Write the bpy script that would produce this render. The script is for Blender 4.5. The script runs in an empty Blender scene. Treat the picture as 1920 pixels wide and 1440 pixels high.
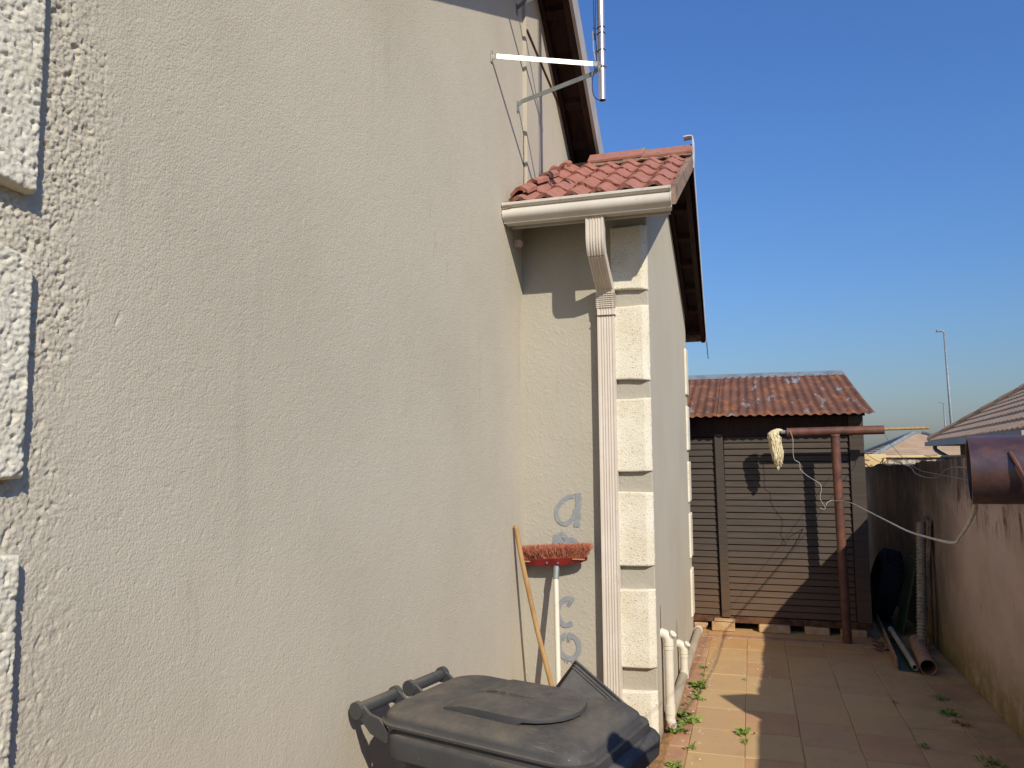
import bpy, bmesh, math, random
import numpy as np
from mathutils import Vector, Matrix
random.seed(7); rng = np.random.default_rng(7)
scene = bpy.context.scene
COL = scene.collection
PI = math.pi

# ------------------------------------------------------------------ camera
CAM_H = 1.62
yaw, pitch, roll = math.radians(17.1), math.radians(5.1), math.radians(0.46)
fw = Vector((-math.sin(yaw)*math.cos(pitch), math.cos(yaw)*math.cos(pitch), math.sin(pitch)))
r0 = Vector((math.cos(yaw), math.sin(yaw), 0)); u0 = r0.cross(fw)
r2 = r0*math.cos(roll) - u0*math.sin(roll); u2 = u0*math.cos(roll) + r0*math.sin(roll)
cam = bpy.data.cameras.new('camera'); cam_o = bpy.data.objects.new('camera', cam); COL.objects.link(cam_o)
cam.sensor_width = 36; cam.lens = 36*1450/1920; cam.clip_end = 3000; cam.clip_start = 0.02
M = Matrix((r2, u2, -fw)).transposed().to_4x4(); M.translation = Vector((0, 0, CAM_H)); cam_o.matrix_world = M
scene.camera = cam_o

# ------------------------------------------------------------------ sky, sun, exposure
SUN = Vector((0.89, -1.13, 1.0)).normalized()          # direction towards the sun
elev = math.asin(SUN.z); azim = math.atan2(SUN.x, SUN.y)
w = bpy.data.worlds.new('World'); scene.world = w; w.use_nodes = True
nt = w.node_tree; nt.nodes.clear()
sky = nt.nodes.new('ShaderNodeTexSky'); sky.sky_type = 'NISHITA'; sky.sun_disc = False
sky.sun_elevation = elev; sky.sun_rotation = azim; sky.altitude = 0
sky.air_density = 1.9; sky.dust_density = 0.75; sky.ozone_density = 10.0
bg = nt.nodes.new('ShaderNodeBackground'); bg.inputs['Strength'].default_value = 0.12
wo = nt.nodes.new('ShaderNodeOutputWorld')
tint = nt.nodes.new('ShaderNodeMix'); tint.data_type = 'RGBA'; tint.blend_type = 'MULTIPLY'; tint.inputs[0].default_value = 1.0
tint.inputs[7].default_value = (0.66, 0.79, 1.13, 1)      # the clear deep blue of the whole sky
nt.links.new(sky.outputs[0], tint.inputs[6]); nt.links.new(tint.outputs[2], bg.inputs[0]); nt.links.new(bg.outputs[0], wo.inputs[0])
sl = bpy.data.lights.new('sun', 'SUN'); sl.energy = 4.75; sl.angle = math.radians(0.53); sl.color = (1.0, 0.93, 0.81)
so = bpy.data.objects.new('sun', sl); COL.objects.link(so); so.rotation_euler = (-SUN).to_track_quat('-Z', 'Y').to_euler()
vs = scene.view_settings; vs.view_transform = 'Standard'; vs.look = 'None'; vs.exposure = 0.0; vs.gamma = 1.0; vs.use_curve_mapping = False

# ------------------------------------------------------------------ helpers: materials
def srgb(r, g, b):
    f = lambda c: (c/255)/12.92 if c/255 <= 0.04045 else ((c/255+0.055)/1.055)**2.4
    return (f(r), f(g), f(b), 1)
class NT:
    def __init__(s, name):
        s.m = bpy.data.materials.new(name); s.m.use_nodes = True
        s.t = s.m.node_tree; s.b = s.t.nodes['Principled BSDF']; s.tc = s.t.nodes.new('ShaderNodeTexCoord'); s._geo = None
        s.b.inputs['Specular IOR Level'].default_value = 0.3
    def L(s, a, b): s.t.links.new(a, b)
    def pos(s, world=False, scale=(1, 1, 1)):
        if world:
            s._geo = s._geo or s.t.nodes.new('ShaderNodeNewGeometry'); src = s._geo.outputs['Position']
        else: src = s.tc.outputs['Object']
        if scale == (1, 1, 1): return src
        mp = s.t.nodes.new('ShaderNodeMapping'); mp.inputs['Scale'].default_value = scale; s.L(src, mp.inputs[0]); return mp.outputs[0]
    def noise(s, scale, vec, detail=4, rough=0.55, dist=0):
        n = s.t.nodes.new('ShaderNodeTexNoise'); n.inputs['Scale'].default_value = scale; n.inputs['Detail'].default_value = detail
        n.inputs['Roughness'].default_value = rough; n.inputs['Distortion'].default_value = dist
        s.L(vec, n.inputs['Vector']); return n.outputs['Fac']
    def voro(s, scale, vec):
        n = s.t.nodes.new('ShaderNodeTexVoronoi'); n.inputs['Scale'].default_value = scale; s.L(vec, n.inputs['Vector']); return n.outputs['Distance']
    def ramp(s, fac, lo, hi, a=0.0, b=1.0):
        n = s.t.nodes.new('ShaderNodeMapRange'); n.interpolation_type = 'SMOOTHSTEP'
        n.inputs[1].default_value = lo; n.inputs[2].default_value = hi; n.inputs[3].default_value = a; n.inputs[4].default_value = b
        s.L(fac, n.inputs[0]); return n.outputs[0]
    def mix(s, fac, a, b, mode='MIX'):
        n = s.t.nodes.new('ShaderNodeMix'); n.data_type = 'RGBA'; n.blend_type = mode
        for sock, v in ((n.inputs[0], fac), (n.inputs[6], a), (n.inputs[7], b)):
            if hasattr(v, 'is_output'): s.L(v, sock)
            else: sock.default_value = v
        return n.outputs[2]
    def math(s, op, a, b=None):
        n = s.t.nodes.new('ShaderNodeMath'); n.operation = op
        for sock, v in ((n.inputs[0], a), (n.inputs[1], b)):
            if v is None: continue
            if hasattr(v, 'is_output'): s.L(v, sock)
            else: sock.default_value = v
        return n.outputs[0]
    def sep(s, vec):
        n = s.t.nodes.new('ShaderNodeSeparateXYZ'); s.L(vec, n.inputs[0]); return n.outputs
    def rnd(s):
        n = s.t.nodes.new('ShaderNodeObjectInfo'); return n.outputs['Random']
    def col(s, c):
        if hasattr(c, 'is_output'): s.L(c, s.b.inputs['Base Color'])
        else: s.b.inputs['Base Color'].default_value = c
    def rough(s, v):
        if hasattr(v, 'is_output'): s.L(v, s.b.inputs['Roughness'])
        else: s.b.inputs['Roughness'].default_value = v
    def bump(s, h, dist=0.002, strength=1.0, chain=None):
        n = s.t.nodes.new('ShaderNodeBump'); n.inputs['Distance'].default_value = dist; n.inputs['Strength'].default_value = strength
        s.L(h, n.inputs['Height'])
        if chain: s.L(chain, n.inputs['Normal'])
        s.L(n.outputs[0], s.b.inputs['Normal']); return n.outputs[0]
def simple(name, c1, c2, scale=6, rough=0.7, bscale=60, bdist=0.001, spec=0.3, metal=0.0, world=True, lo=.35, hi=.7, stretch=(1, 1, 1), rnd=0.0):
    n = NT(name); v = n.pos(world, stretch)
    c = n.mix(n.ramp(n.noise(scale, v, 6, .6), lo, hi), c1, c2)
    if rnd:
        c = n.mix(n.ramp(n.rnd(), 0, 1, 0, rnd), c, (c2[0]*.55, c2[1]*.55, c2[2]*.55, 1))
    n.col(c); n.rough(rough); n.b.inputs['Metallic'].default_value = metal; n.b.inputs['Specular IOR Level'].default_value = spec
    if bdist: n.bump(n.noise(bscale, v, 5, .6), bdist, 1.0)
    return n.m
MAT = {}
def m_plaster(name='plaster_greige', ta=srgb(189, 180, 160), tb=srgb(180, 171, 151)):
    n = NT(name); p = n.pos(True); x, y, z = n.sep(p)
    c = n.mix(n.ramp(n.noise(1.1, p, 5, .6), .3, .75), ta, tb)
    c = n.mix(n.ramp(n.noise(9, n.pos(True, (1, 1, .55)), 7, .7), .62, .88, 0, .45), c, srgb(146, 136, 120))
    c = n.mix(n.ramp(n.noise(3.2, n.pos(True, (1, 1, .5)), 8, .75), .66, .82, 0, .4), c, srgb(158, 144, 120))
    low = n.math('MULTIPLY', n.ramp(z, 0.05, .75, 1, 0), n.ramp(n.noise(7, n.pos(True, (1, 1, .3)), 6, .6), .35, .7))
    c = n.mix(n.math('MULTIPLY', low, .32), c, srgb(176, 150, 112))
    smear = n.math('MULTIPLY', n.ramp(n.noise(2.2, n.pos(True, (1, 1, .8)), 3, .5), .60, .70), n.ramp(n.noise(22, n.pos(True, (1, 1, .22)), 6, .7), .55, .75))
    c = n.mix(n.math('MULTIPLY', smear, .4), c, srgb(128, 118, 104))
    run = n.math('MULTIPLY', n.ramp(n.noise(11, n.pos(True, (1, 1, .06)), 5, .65), .55, .75), n.ramp(n.noise(1.2, p, 3, .5), .45, .65))
    c = n.mix(n.math('MULTIPLY', run, .3), c, srgb(146, 138, 122))
    sp = n.ramp(n.noise(150, p, 2, .5), .66, .76, 0, .65)
    c = n.mix(sp, c, srgb(124, 114, 98)); n.col(c); n.rough(.9)
    vo = n.math('MULTIPLY', n.voro(165, p), -1.0)
    b1 = n.bump(n.math('ADD', vo, n.noise(90, p, 3, .6)), .00105, .9)
    n.bump(n.noise(330, p, 3, .6), .0012, .8, b1); return n.m
def m_cream():
    n = NT('cream_texture_coat'); p = n.pos(True)
    c = n.mix(n.ramp(n.noise(5, p, 5, .6), .35, .7), srgb(220, 213, 192), srgb(210, 200, 174))
    c = n.mix(n.ramp(n.noise(11, p, 8, .75), .64, .78, 0, .7), c, srgb(172, 142, 100))
    c = n.mix(n.ramp(n.noise(125, p, 2, .5), .60, .70, 0, .75), c, srgb(150, 126, 92)); n.col(c); n.rough(.9)
    n.bump(n.noise(125, p, 3, .6), .005, .8); return n.m
def m_cream2():
    n = NT('cream_rough_coat'); p = n.pos(True)
    c = n.mix(n.ramp(n.noise(6, p, 5, .6), .35, .7), srgb(208, 202, 184), srgb(198, 190, 168))
    c = n.mix(n.ramp(n.noise(14, p, 8, .75), .66, .8, 0, .4), c, srgb(168, 150, 120)); n.col(c); n.rough(.92)
    n.bump(n.noise(260, p, 3, .6), .002, .8); return n.m
def m_tile():
    n = NT('red_concrete_tile'); p = n.pos(True)
    c = n.mix(n.ramp(n.noise(14, p, 6, .65), .3, .72), srgb(168, 114, 96), srgb(144, 94, 80))
    c = n.mix(n.ramp(n.rnd(), 0, 1, 0, .4), c, srgb(152, 106, 92))
    c = n.mix(n.ramp(n.noise(40, p, 5, .7), .62, .78, 0, .75), c, srgb(96, 56, 48))
    c = n.mix(n.ramp(n.noise(22, p, 5, .7), .70, .80, 0, .5), c, srgb(188, 160, 130)); n.col(c); n.rough(.85)
    n.bump(n.noise(150, p, 4, .7), .003, .8); return n.m
def m_white(name, a, b, dirt, dscale=18, damount=.55, rough=.5):
    n = NT(name); p = n.pos(True)
    c = n.mix(n.ramp(n.noise(4, p, 4, .6), .3, .7), a, b)
    c = n.mix(n.ramp(n.noise(dscale, n.pos(True, (1, 1, .4)), 8, .75), .56, .76, 0, damount), c, dirt); n.col(c); n.rough(rough)
    n.bump(n.noise(50, p, 4, .6), .0004, .6); return n.m
def m_rustsheet():
    n = NT('rusted_corrugated_iron'); p = n.pos(True, (1, .3, 1)); q = n.pos(True)
    c = n.mix(n.ramp(n.noise(6, p, 6, .65), .35, .68), srgb(120, 82, 64), srgb(98, 68, 56))
    c = n.mix(n.ramp(n.noise(9, p, 7, .7), .50, .68, 0, .75), c, srgb(160, 106, 64))
    c = n.mix(n.ramp(n.noise(3.0, n.pos(True, (3.2, .5, 1)), 6, .6), .60, .67, 0, .85), c, srgb(136, 146, 146))
    c = n.mix(n.ramp(n.noise(70, q, 4, .6), .6, .8, 0, .4), c, srgb(78, 44, 34)); n.col(c); n.rough(.85); n.b.inputs['Specular IOR Level'].default_value = .12
    n.bump(n.noise(120, q, 4, .6), .0012, .6); return n.m
def m_slat():
    n = NT('dark_stained_boards'); p = n.pos(True, (1.2, 8, 16)); q = n.pos(True)
    c = n.mix(n.ramp(n.noise(3, p, 6, .65), .3, .75), srgb(80, 70, 59), srgb(62, 54, 47))
    c = n.mix(n.ramp(n.rnd(), 0, 1, 0, .5), c, srgb(64, 56, 50))
    c = n.mix(n.ramp(n.sep(q)[2], .1, .9, .32, 0), c, srgb(128, 92, 58)); n.col(c); n.rough(.75)
    n.bump(n.noise(12, p, 6, .7), .0012, .7); return n.m
def m_bwall():
    n = NT('weathered_wall_plaster'); p = n.pos(True); x, y, z = n.sep(p)
    c = n.mix(n.ramp(n.noise(2.2, p, 6, .6), .3, .75), srgb(196, 172, 156), srgb(178, 154, 138))
    st = n.ramp(n.noise(20, n.pos(True, (1, 1, .10)), 6, .7), .47, .60)
    brk = n.ramp(n.noise(4, n.pos(True, (1, 1, .7)), 6, .7), .45, .56)
    zone = n.math('MULTIPLY', n.ramp(z, 1.0, 1.25, 0, 1), brk)
    c = n.mix(n.math('MULTIPLY', n.math('MULTIPLY', st, zone), .95), c, srgb(92, 52, 30))
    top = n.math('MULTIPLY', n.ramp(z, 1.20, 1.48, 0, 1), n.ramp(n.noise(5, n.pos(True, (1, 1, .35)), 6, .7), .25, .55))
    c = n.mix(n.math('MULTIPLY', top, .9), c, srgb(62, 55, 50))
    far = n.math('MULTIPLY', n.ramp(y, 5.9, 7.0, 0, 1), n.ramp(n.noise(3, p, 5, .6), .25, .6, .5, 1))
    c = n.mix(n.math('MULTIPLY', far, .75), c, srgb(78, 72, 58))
    foot = n.math('MULTIPLY', n.ramp(z, .02, .50, 1, 0), n.ramp(n.noise(9, p, 7, .7), .3, .6, .35, 1))
    c = n.mix(n.math('MULTIPLY', foot, .9), c, srgb(128, 108, 52))
    chips = n.math('MULTIPLY', n.ramp(n.noise(30, n.pos(True, (1, 1, .3)), 7, .75), .60, .68), n.ramp(n.noise(3, p, 4, .6), .42, .6))
    c = n.mix(n.math('MULTIPLY', chips, .8), c, srgb(80, 56, 40)); n.col(c); n.rough(.92)
    n.bump(n.noise(70, p, 6, .65), .003, .8); return n.m
def m_slab():
    n = NT('sandy_concrete_slab'); p = n.pos(True); x, y, z = n.sep(p)
    c = n.mix(n.ramp(n.rnd(), .1, .95), srgb(188, 160, 116), srgb(180, 146, 110))
    c = n.mix(n.ramp(n.rnd(), .88, .92, 0, .5), c, srgb(176, 124, 96))
    c = n.mix(n.ramp(n.noise(2.2, p, 6, .6), .3, .7, 0, .75), c, srgb(190, 156, 104))
    c = n.mix(n.ramp(n.noise(7, p, 8, .75), .52, .8, 0, .6), c, srgb(150, 114, 76))
    sand = n.math('MULTIPLY', n.ramp(y, 6.0, 7.2, 0, 1), n.ramp(n.noise(5, p, 6, .7), .25, .6))
    c = n.mix(n.math('MULTIPLY', sand, .7), c, srgb(186, 134, 76))
    wallside = n.math('MULTIPLY', n.ramp(x, .55, 1.3, 0, 1), n.ramp(n.noise(4, p, 6, .65), .25, .65))  # patchy tone, darker and browner towards the boundary wall
    c = n.mix(n.math('MULTIPLY', wallside, .6), c, srgb(118, 102, 68))
    c = n.mix(n.ramp(n.noise(26, p, 6, .7), .6, .8, 0, .4), c, srgb(132, 104, 74))
    c = n.mix(n.ramp(n.noise(180, p, 3, .6), .6, .8, 0, .35), c, srgb(110, 88, 64)); n.col(c); n.rough(.9)
    n.bump(n.noise(140, p, 5, .65), .0018, .8); return n.m
def m_bin():
    n = NT('dusty_black_plastic'); p = n.pos(); g = n.pos(True)
    c = n.mix(n.ramp(n.noise(3.2, p, 7, .65), .3, .7), srgb(56, 57, 58), srgb(68, 67, 65))
    up = n.t.nodes.new('ShaderNodeNewGeometry'); nz = n.sep(up.outputs['Normal'])[2]
    dust = n.math('MULTIPLY', n.ramp(nz, .35, .95), n.ramp(n.noise(4.5, n.pos(False, (1, .6, 1)), 9, .75), .30, .68))
    c = n.mix(n.math('MULTIPLY', dust, .62), c, srgb(124, 112, 93))
    ln = n.math('MULTIPLY', n.ramp(nz, .3, .9), n.ramp(n.noise(60, n.pos(False, (.12, 1, 1)), 5, .7), .56, .72))
    c = n.mix(n.math('MULTIPLY', ln, .3), c, srgb(148, 136, 118))
    c = n.mix(n.ramp(n.noise(26, n.pos(False, (.4, 1, 1)), 7, .75), .64, .78, 0, .6), c, srgb(132, 128, 120))
    c = n.mix(n.ramp(n.noise(90, p, 3, .6), .70, .78, 0, .6), c, srgb(168, 160, 146)); n.col(c)
    n.rough(n.ramp(n.noise(7, p, 6, .7), .3, .7, .5, .76)); n.b.inputs['Specular IOR Level'].default_value = .35
    n.bump(n.noise(45, p, 5, .6), .0008, .6); return n.m
MAT['plaster'] = m_plaster(); MAT['plaster_wing'] = m_plaster('plaster_sun_dimmed', srgb(172, 165, 149), srgb(164, 157, 140)); MAT['cream'] = m_cream(); MAT['cream2'] = m_cream2(); MAT['tile'] = m_tile()  # wing plaster: same paint, darkened to hold back the sun on that wall
MAT['gutter'] = m_white('gutter_paint', srgb(206, 199, 186), srgb(196, 188, 174), srgb(150, 128, 100), 12, .6, .45)
MAT['dpipe'] = m_white('downpipe_paint', srgb(208, 198, 184), srgb(200, 188, 172), srgb(158, 130, 104), 34, .55, .5)
MAT['pvc'] = m_white('white_plastic_pipe', srgb(222, 214, 196), srgb(206, 197, 176), srgb(158, 138, 108), 24, .5, .45)
MAT['greypvc'] = m_white('grey_plastic_pipe', srgb(176, 164, 142), srgb(160, 148, 126), srgb(134, 112, 84), 16, .5, .55)
MAT['rust'] = m_rustsheet(); MAT['slat'] = m_slat(); MAT['bwall'] = m_bwall(); MAT['slab'] = m_slab(); MAT['bin'] = m_bin()
MAT['dark_timber'] = simple('dark_roof_timber', srgb(52, 32, 26), srgb(34, 22, 20), 9, .75, 60, .0015, stretch=(3, 1, 1))
MAT['brown_timber'] = simple('brown_worn_timber', srgb(104, 72, 48), srgb(64, 42, 32), 14, .8, 60, .002)
MAT['grey_timber'] = simple('bare_grey_timber', srgb(148, 124, 104), srgb(104, 82, 68), 16, .85, 80, .002, stretch=(1, .4, 1))
MAT['barge'] = simple('grey_painted_board', srgb(170, 164, 158), srgb(154, 148, 142), 5, .6, 40, .0006)
MAT['flash'] = simple('white_metal_trim', srgb(206, 208, 210), srgb(176, 176, 174), 7, .4, 40, .0004, spec=.5)
MAT['galv'] = simple('galvanised_steel', srgb(190, 186, 174), srgb(150, 148, 140), 55, .42, 160, .0009, metal=.6, spec=.5)
MAT['galv2'] = simple('dull_galvanised_steel', srgb(142, 146, 144), srgb(126, 130, 130), 20, .5, 90, .0004, metal=.35)
MAT['alu'] = simple('bright_mast_tube', srgb(214, 206, 204), srgb(196, 188, 186), 8, .28, 80, .0002, metal=.75, spec=.5, stretch=(1, 1, .2))
MAT['black'] = simple('black_cable', srgb(46, 46, 50), srgb(34, 34, 36), 20, .6, 40, 0)
MAT['wirew'] = simple('pale_coated_wire', srgb(186, 182, 172), srgb(150, 144, 134), 30, .5, 40, 0)
MAT['wire'] = simple('grey_steel_wire', srgb(120, 112, 104), srgb(84, 74, 68), 40, .55, 40, 0, metal=.3)
MAT['brownpipe'] = simple('rusty_brown_steel', srgb(112, 72, 56), srgb(82, 54, 46), 12, .55, 90, .0014, spec=.35, lo=.3, hi=.7)
def m_nearpipe():
    n = NT('worn_maroon_paint_steel'); p = n.pos(True)
    c = n.mix(n.ramp(n.noise(22, p, 6, .6), .3, .7), srgb(82, 58, 56), srgb(58, 42, 42))
    low = n.math('MULTIPLY', n.ramp(n.noise(24, n.pos(True, (.8, 1, 1)), 7, .7), .45, .65), .6)
    c = n.mix(low, c, srgb(98, 64, 46)); n.col(c); n.rough(n.ramp(n.noise(30, p, 5, .6), .3, .7, .28, .42)); n.b.inputs['Specular IOR Level'].default_value = .7
    n.bump(n.noise(120, p, 5, .6), .0006, .6); return n.m
MAT['nearpipe'] = m_nearpipe()
MAT['wood'] = simple('varnished_stick', srgb(178, 142, 94), srgb(150, 114, 70), 10, .6, 60, .0006, stretch=(3, 3, .5))
MAT['whitestick'] = simple('white_painted_handle', srgb(214, 204, 184), srgb(196, 184, 160), 24, .5, 60, .0004, lo=.5, hi=.8)
MAT['redblock'] = simple('red_painted_block', srgb(120, 34, 32), srgb(96, 26, 26), 14, .5, 40, .0004)
MAT['bristle'] = simple('faded_red_bristle', srgb(196, 126, 98), srgb(156, 86, 64), 60, .9, 40, 0)
MAT['cotton'] = simple('dry_cotton_strand', srgb(226, 214, 178), srgb(196, 178, 136), 30, .95, 60, 0)
MAT['brick'] = simple('red_clay_paver', srgb(186, 144, 110), srgb(168, 124, 94), 9, .9, 90, .002, rnd=.3)
MAT['block'] = simple('old_cement_brick', srgb(196, 164, 122), srgb(172, 138, 98), 14, .92, 90, .004)
MAT['soil'] = simple('sandy_soil', srgb(160, 122, 78), srgb(132, 98, 62), 12, .95, 90, .006)
MAT['sand'] = simple('joint_sand', srgb(176, 142, 98), srgb(150, 116, 78), 12, .95, 90, .004)
MAT['earth'] = simple('dry_veld_ground', srgb(148, 130, 96), srgb(120, 108, 74), .2, .95, 3, .05)
MAT['weed'] = simple('weed_leaf_green', srgb(132, 150, 66), srgb(98, 126, 52), 40, .65, 40, 0, rnd=.3)
MAT['weeddry'] = simple('dry_leaf', srgb(168, 116, 56), srgb(126, 92, 48), 40, .8, 40, 0)
MAT['paint'] = simple('blue_grey_spray_paint', srgb(134, 137, 140), srgb(150, 149, 146), 40, .8, 150, .0014, lo=.4, hi=.75)
MAT['rubber'] = simple('old_black_rubber', srgb(42, 42, 40), srgb(30, 30, 30), 12, .8, 60, .001)
MAT['tub'] = simple('scuffed_black_tub', srgb(54, 57, 59), srgb(40, 42, 44), 9, .5, 60, .0006, spec=.45)
MAT['greenmetal'] = simple('green_painted_channel', srgb(74, 86, 58), srgb(58, 70, 48), 9, .55, 60, .0006)
MAT['pinkpipe'] = simple('dusty_brown_pipe', srgb(164, 128, 100), srgb(136, 104, 82), 14, .7, 60, .0008)
MAT['corr'] = simple('grey_ribbed_hose', srgb(156, 144, 122), srgb(120, 112, 94), 20, .7, 60, .0006)
MAT['yellowwall'] = simple('cream_yellow_wall', srgb(222, 196, 140), srgb(204, 172, 116), 5, .9, 40, .003)
MAT['stonewall'] = simple('mottled_stone_wall', srgb(198, 190, 172), srgb(140, 130, 114), 16, .9, 40, .01, lo=.42, hi=.6)
MAT['btile'] = simple('brown_roof_tiles', srgb(212, 172, 130), srgb(192, 150, 110), 3, .85, 40, .004)
MAT['btile2'] = simple('pale_roof_tiles', srgb(176, 150, 122), srgb(160, 134, 108), 2, .85, 40, .004)
MAT['maroonwall'] = simple('maroon_house_wall', srgb(118, 82, 70), srgb(104, 72, 62), 2, .9, 40, .003)
MAT['mortar'] = simple('grey_mortar', srgb(150, 128, 108), srgb(116, 96, 80), 22, .95, 70, .006)
MAT['concrete'] = simple('grey_concrete', srgb(150, 144, 132), srgb(128, 120, 108), 6, .9, 60, .003)
MAT['ridgecap'] = simple('grey_ridge_flashing', srgb(140, 148, 150), srgb(118, 124, 124), 9, .55, 60, .0006, metal=.2)
MAT['glass'] = simple('dull_lens', srgb(196, 168, 158), srgb(176, 150, 140), 9, .4, 60, 0)

# ------------------------------------------------------------------ helpers: geometry
def np_obj(name, v, f, mat, parent=None, smooth=False):
    me = bpy.data.meshes.new(name)
    if isinstance(f, np.ndarray) and f.shape[1] == 4 and len(f) > 2000:
        v = np.asarray(v, np.float32); me.vertices.add(len(v)); me.vertices.foreach_set('co', v.ravel())
        me.loops.add(f.size); me.loops.foreach_set('vertex_index', f.ravel().astype(np.int32))
        me.polygons.add(len(f)); me.polygons.foreach_set('loop_start', np.arange(0, f.size, 4, dtype=np.int32))
        me.update(calc_edges=True); me.validate()
    else:
        me.from_pydata([tuple(map(float, p)) for p in v], [], [tuple(map(int, q)) for q in f]); me.update()
    if smooth: me.polygons.foreach_set('use_smooth', [True]*len(me.polygons))
    me.materials.append(MAT[mat]); o = bpy.data.objects.new(name, me); COL.objects.link(o)
    if parent: o.parent = parent
    return o
class MB:
    def __init__(s): s.v = []; s.f = []
    def add(s, v, f):
        k = len(s.v); s.v += [tuple(p) for p in v]; s.f += [tuple(i+k for i in q) for q in f]; return s
    def box(s, x0, x1, y0, y1, z0, z1, mat=None):
        v = [Vector((x, y, z)) for z in (z0, z1) for y in (y0, y1) for x in (x0, x1)]
        if mat: v = [mat @ p for p in v]
        return s.add(v, [(0, 2, 3, 1), (4, 5, 7, 6), (0, 1, 5, 4), (2, 6, 7, 3), (0, 4, 6, 2), (1, 3, 7, 5)])
    def hexa(s, b, t):  # 4 bottom points and 4 top points, same order round
        return s.add(list(b)+list(t), [(3, 2, 1, 0), (4, 5, 6, 7), (0, 1, 5, 4), (1, 2, 6, 5), (2, 3, 7, 6), (3, 0, 4, 7)])
    def tube(s, path, r, n=10, caps=True):
        P = [Vector(p) for p in path]; R = r if isinstance(r, (list, tuple)) else [r]*len(P); rings = []; up = None
        for i, p in enumerate(P):
            t = (P[min(i+1, len(P)-1)]-P[max(i-1, 0)]).normalized()
            if up is None: up = t.orthogonal().normalized()
            up = (up - t*up.dot(t)).normalized(); b = t.cross(up)
            rings.append([p+(up*math.cos(a)+b*math.sin(a))*R[i] for a in (2*PI*k/n for k in range(n))])
        return s.loft(rings, caps)
    def loft(s, rings, caps=True, closed=True):
        n = len(rings[0]); k = len(s.v)
        for r in rings: s.v += [tuple(p) for p in r]
        for i in range(len(rings)-1):
            for j in range(n if closed else n-1):
                a, b = k+i*n+j, k+i*n+(j+1) % n; s.f.append((a, b, b+n, a+n))
        if caps:
            s.f.append(tuple(k+j for j in reversed(range(n)))); s.f.append(tuple(k+(len(rings)-1)*n+j for j in range(n)))
        return s
    def hollow(s, p0, p1, r, t, n=20):   # open pipe with wall thickness
        p0, p1 = Vector(p0), Vector(p1); d = (p1-p0).normalized(); u = d.orthogonal().normalized(); b = d.cross(u)
        ring = lambda c, q: [c+(u*math.cos(a)+b*math.sin(a))*q for a in (2*PI*k/n for k in range(n))]
        return s.loft([ring(p0, r-t), ring(p0, r), ring(p1, r), ring(p1, r-t), ring(p0, r-t)], caps=False)
    def build(s, name, mat, parent=None, smooth=False, bevel=0, seg=2):
        o = np_obj(name, s.v, s.f, mat, parent, smooth)
        bm = bmesh.new(); bm.from_mesh(o.data); bmesh.ops.recalc_face_normals(bm, faces=bm.faces); bm.to_mesh(o.data); bm.free()
        if bevel:
            b = o.modifiers.new('bevel', 'BEVEL'); b.width = bevel; b.segments = seg; b.limit_method = 'ANGLE'; b.angle_limit = .6
        return o
def smooth_by_angle(o, ang=40):
    me = o.data; me.polygons.foreach_set('use_smooth', [True]*len(me.polygons))
    bm = bmesh.new(); bm.from_mesh(me)
    for e in bm.edges:
        if len(e.link_faces) == 2 and e.calc_face_angle(0) > math.radians(ang): e.smooth = False
    bm.to_mesh(me); bm.free(); return o
def tag(o, label=None, cat=None, group=None, kind=None):
    for k, v in (('label', label), ('category', cat), ('group', group), ('kind', kind)):
        if v: o[k] = v
    return o
def thing(name, label, cat, loc=(0, 0, 0), rz=0, group=None, rot=None):
    o = bpy.data.objects.new(name, None); COL.objects.link(o); o.empty_display_size = .1
    o.location = loc; o.rotation_euler = rot or (0, 0, rz); return tag(o, label, cat, group)
def spline(pts, n=8):
    P = [Vector(p) for p in pts]; out = []
    for i in range(len(P)-1):
        a, b, c, d = P[max(i-1, 0)], P[i], P[i+1], P[min(i+2, len(P)-1)]
        for k in range(n):
            t = k/n; out.append(.5*((2*b)+(c-a)*t+(2*a-5*b+4*c-d)*t*t+(3*b-a-3*c+d)*t**3))
    return out+[P[-1]]
def vn(x, y, seed):
    ca, sa = math.cos(seed*1.7+.6), math.sin(seed*1.7+.6); x, y = x*ca-y*sa, x*sa+y*ca
    xi = np.floor(x); yi = np.floor(y); fx = x-xi; fy = y-yi; fx = fx*fx*(3-2*fx); fy = fy*fy*(3-2*fy)
    xi = xi.astype(np.int64); yi = yi.astype(np.int64)
    def h(a, b):
        q = (a*374761393+b*668265263+seed*974711) & 0xffffffff; q = ((q ^ (q >> 13))*1274126177) & 0xffffffff
        return ((q ^ (q >> 16)) & 0xffffff)/float(0xffffff)
    return (h(xi, yi)*(1-fx)+h(xi+1, yi)*fx)*(1-fy)+(h(xi, yi+1)*(1-fx)+h(xi+1, yi+1)*fx)*fy
def grain(x, y, seed):
    """rounded grains with sharp valleys: 1 at a grain's middle, 0 in the gaps"""
    xi = np.floor(x).astype(np.int64); yi = np.floor(y).astype(np.int64); best = np.full(x.shape, 9.0)
    def h(a, b, k):
        q = (a*374761393+b*668265263+(seed*31+k)*974711) & 0xffffffff; q = ((q ^ (q >> 13))*1274126177) & 0xffffffff
        return ((q ^ (q >> 16)) & 0xffffff)/float(0xffffff)
    for i in (-1, 0, 1):
        for j in (-1, 0, 1):
            a, b = xi+i, yi+j; best = np.minimum(best, (a+h(a, b, 1)-x)**2+(b+h(a, b, 2)-y)**2)
    return 1-np.sqrt(np.minimum(best, 1.2))/1.0954
def grid_faces(nu, nv, keep=None):
    i, j = np.meshgrid(np.arange(nu-1), np.arange(nv-1), indexing='ij'); a = i*nv+j
    f = np.stack([a, a+nv, a+nv+1, a+1], -1).reshape(-1, 4)
    return f if keep is None else f[keep.ravel()]
sst = lambda a, lo, hi: (lambda t: t*t*(3-2*t))(np.clip((a-lo)/(hi-lo), 0, 1))

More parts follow.
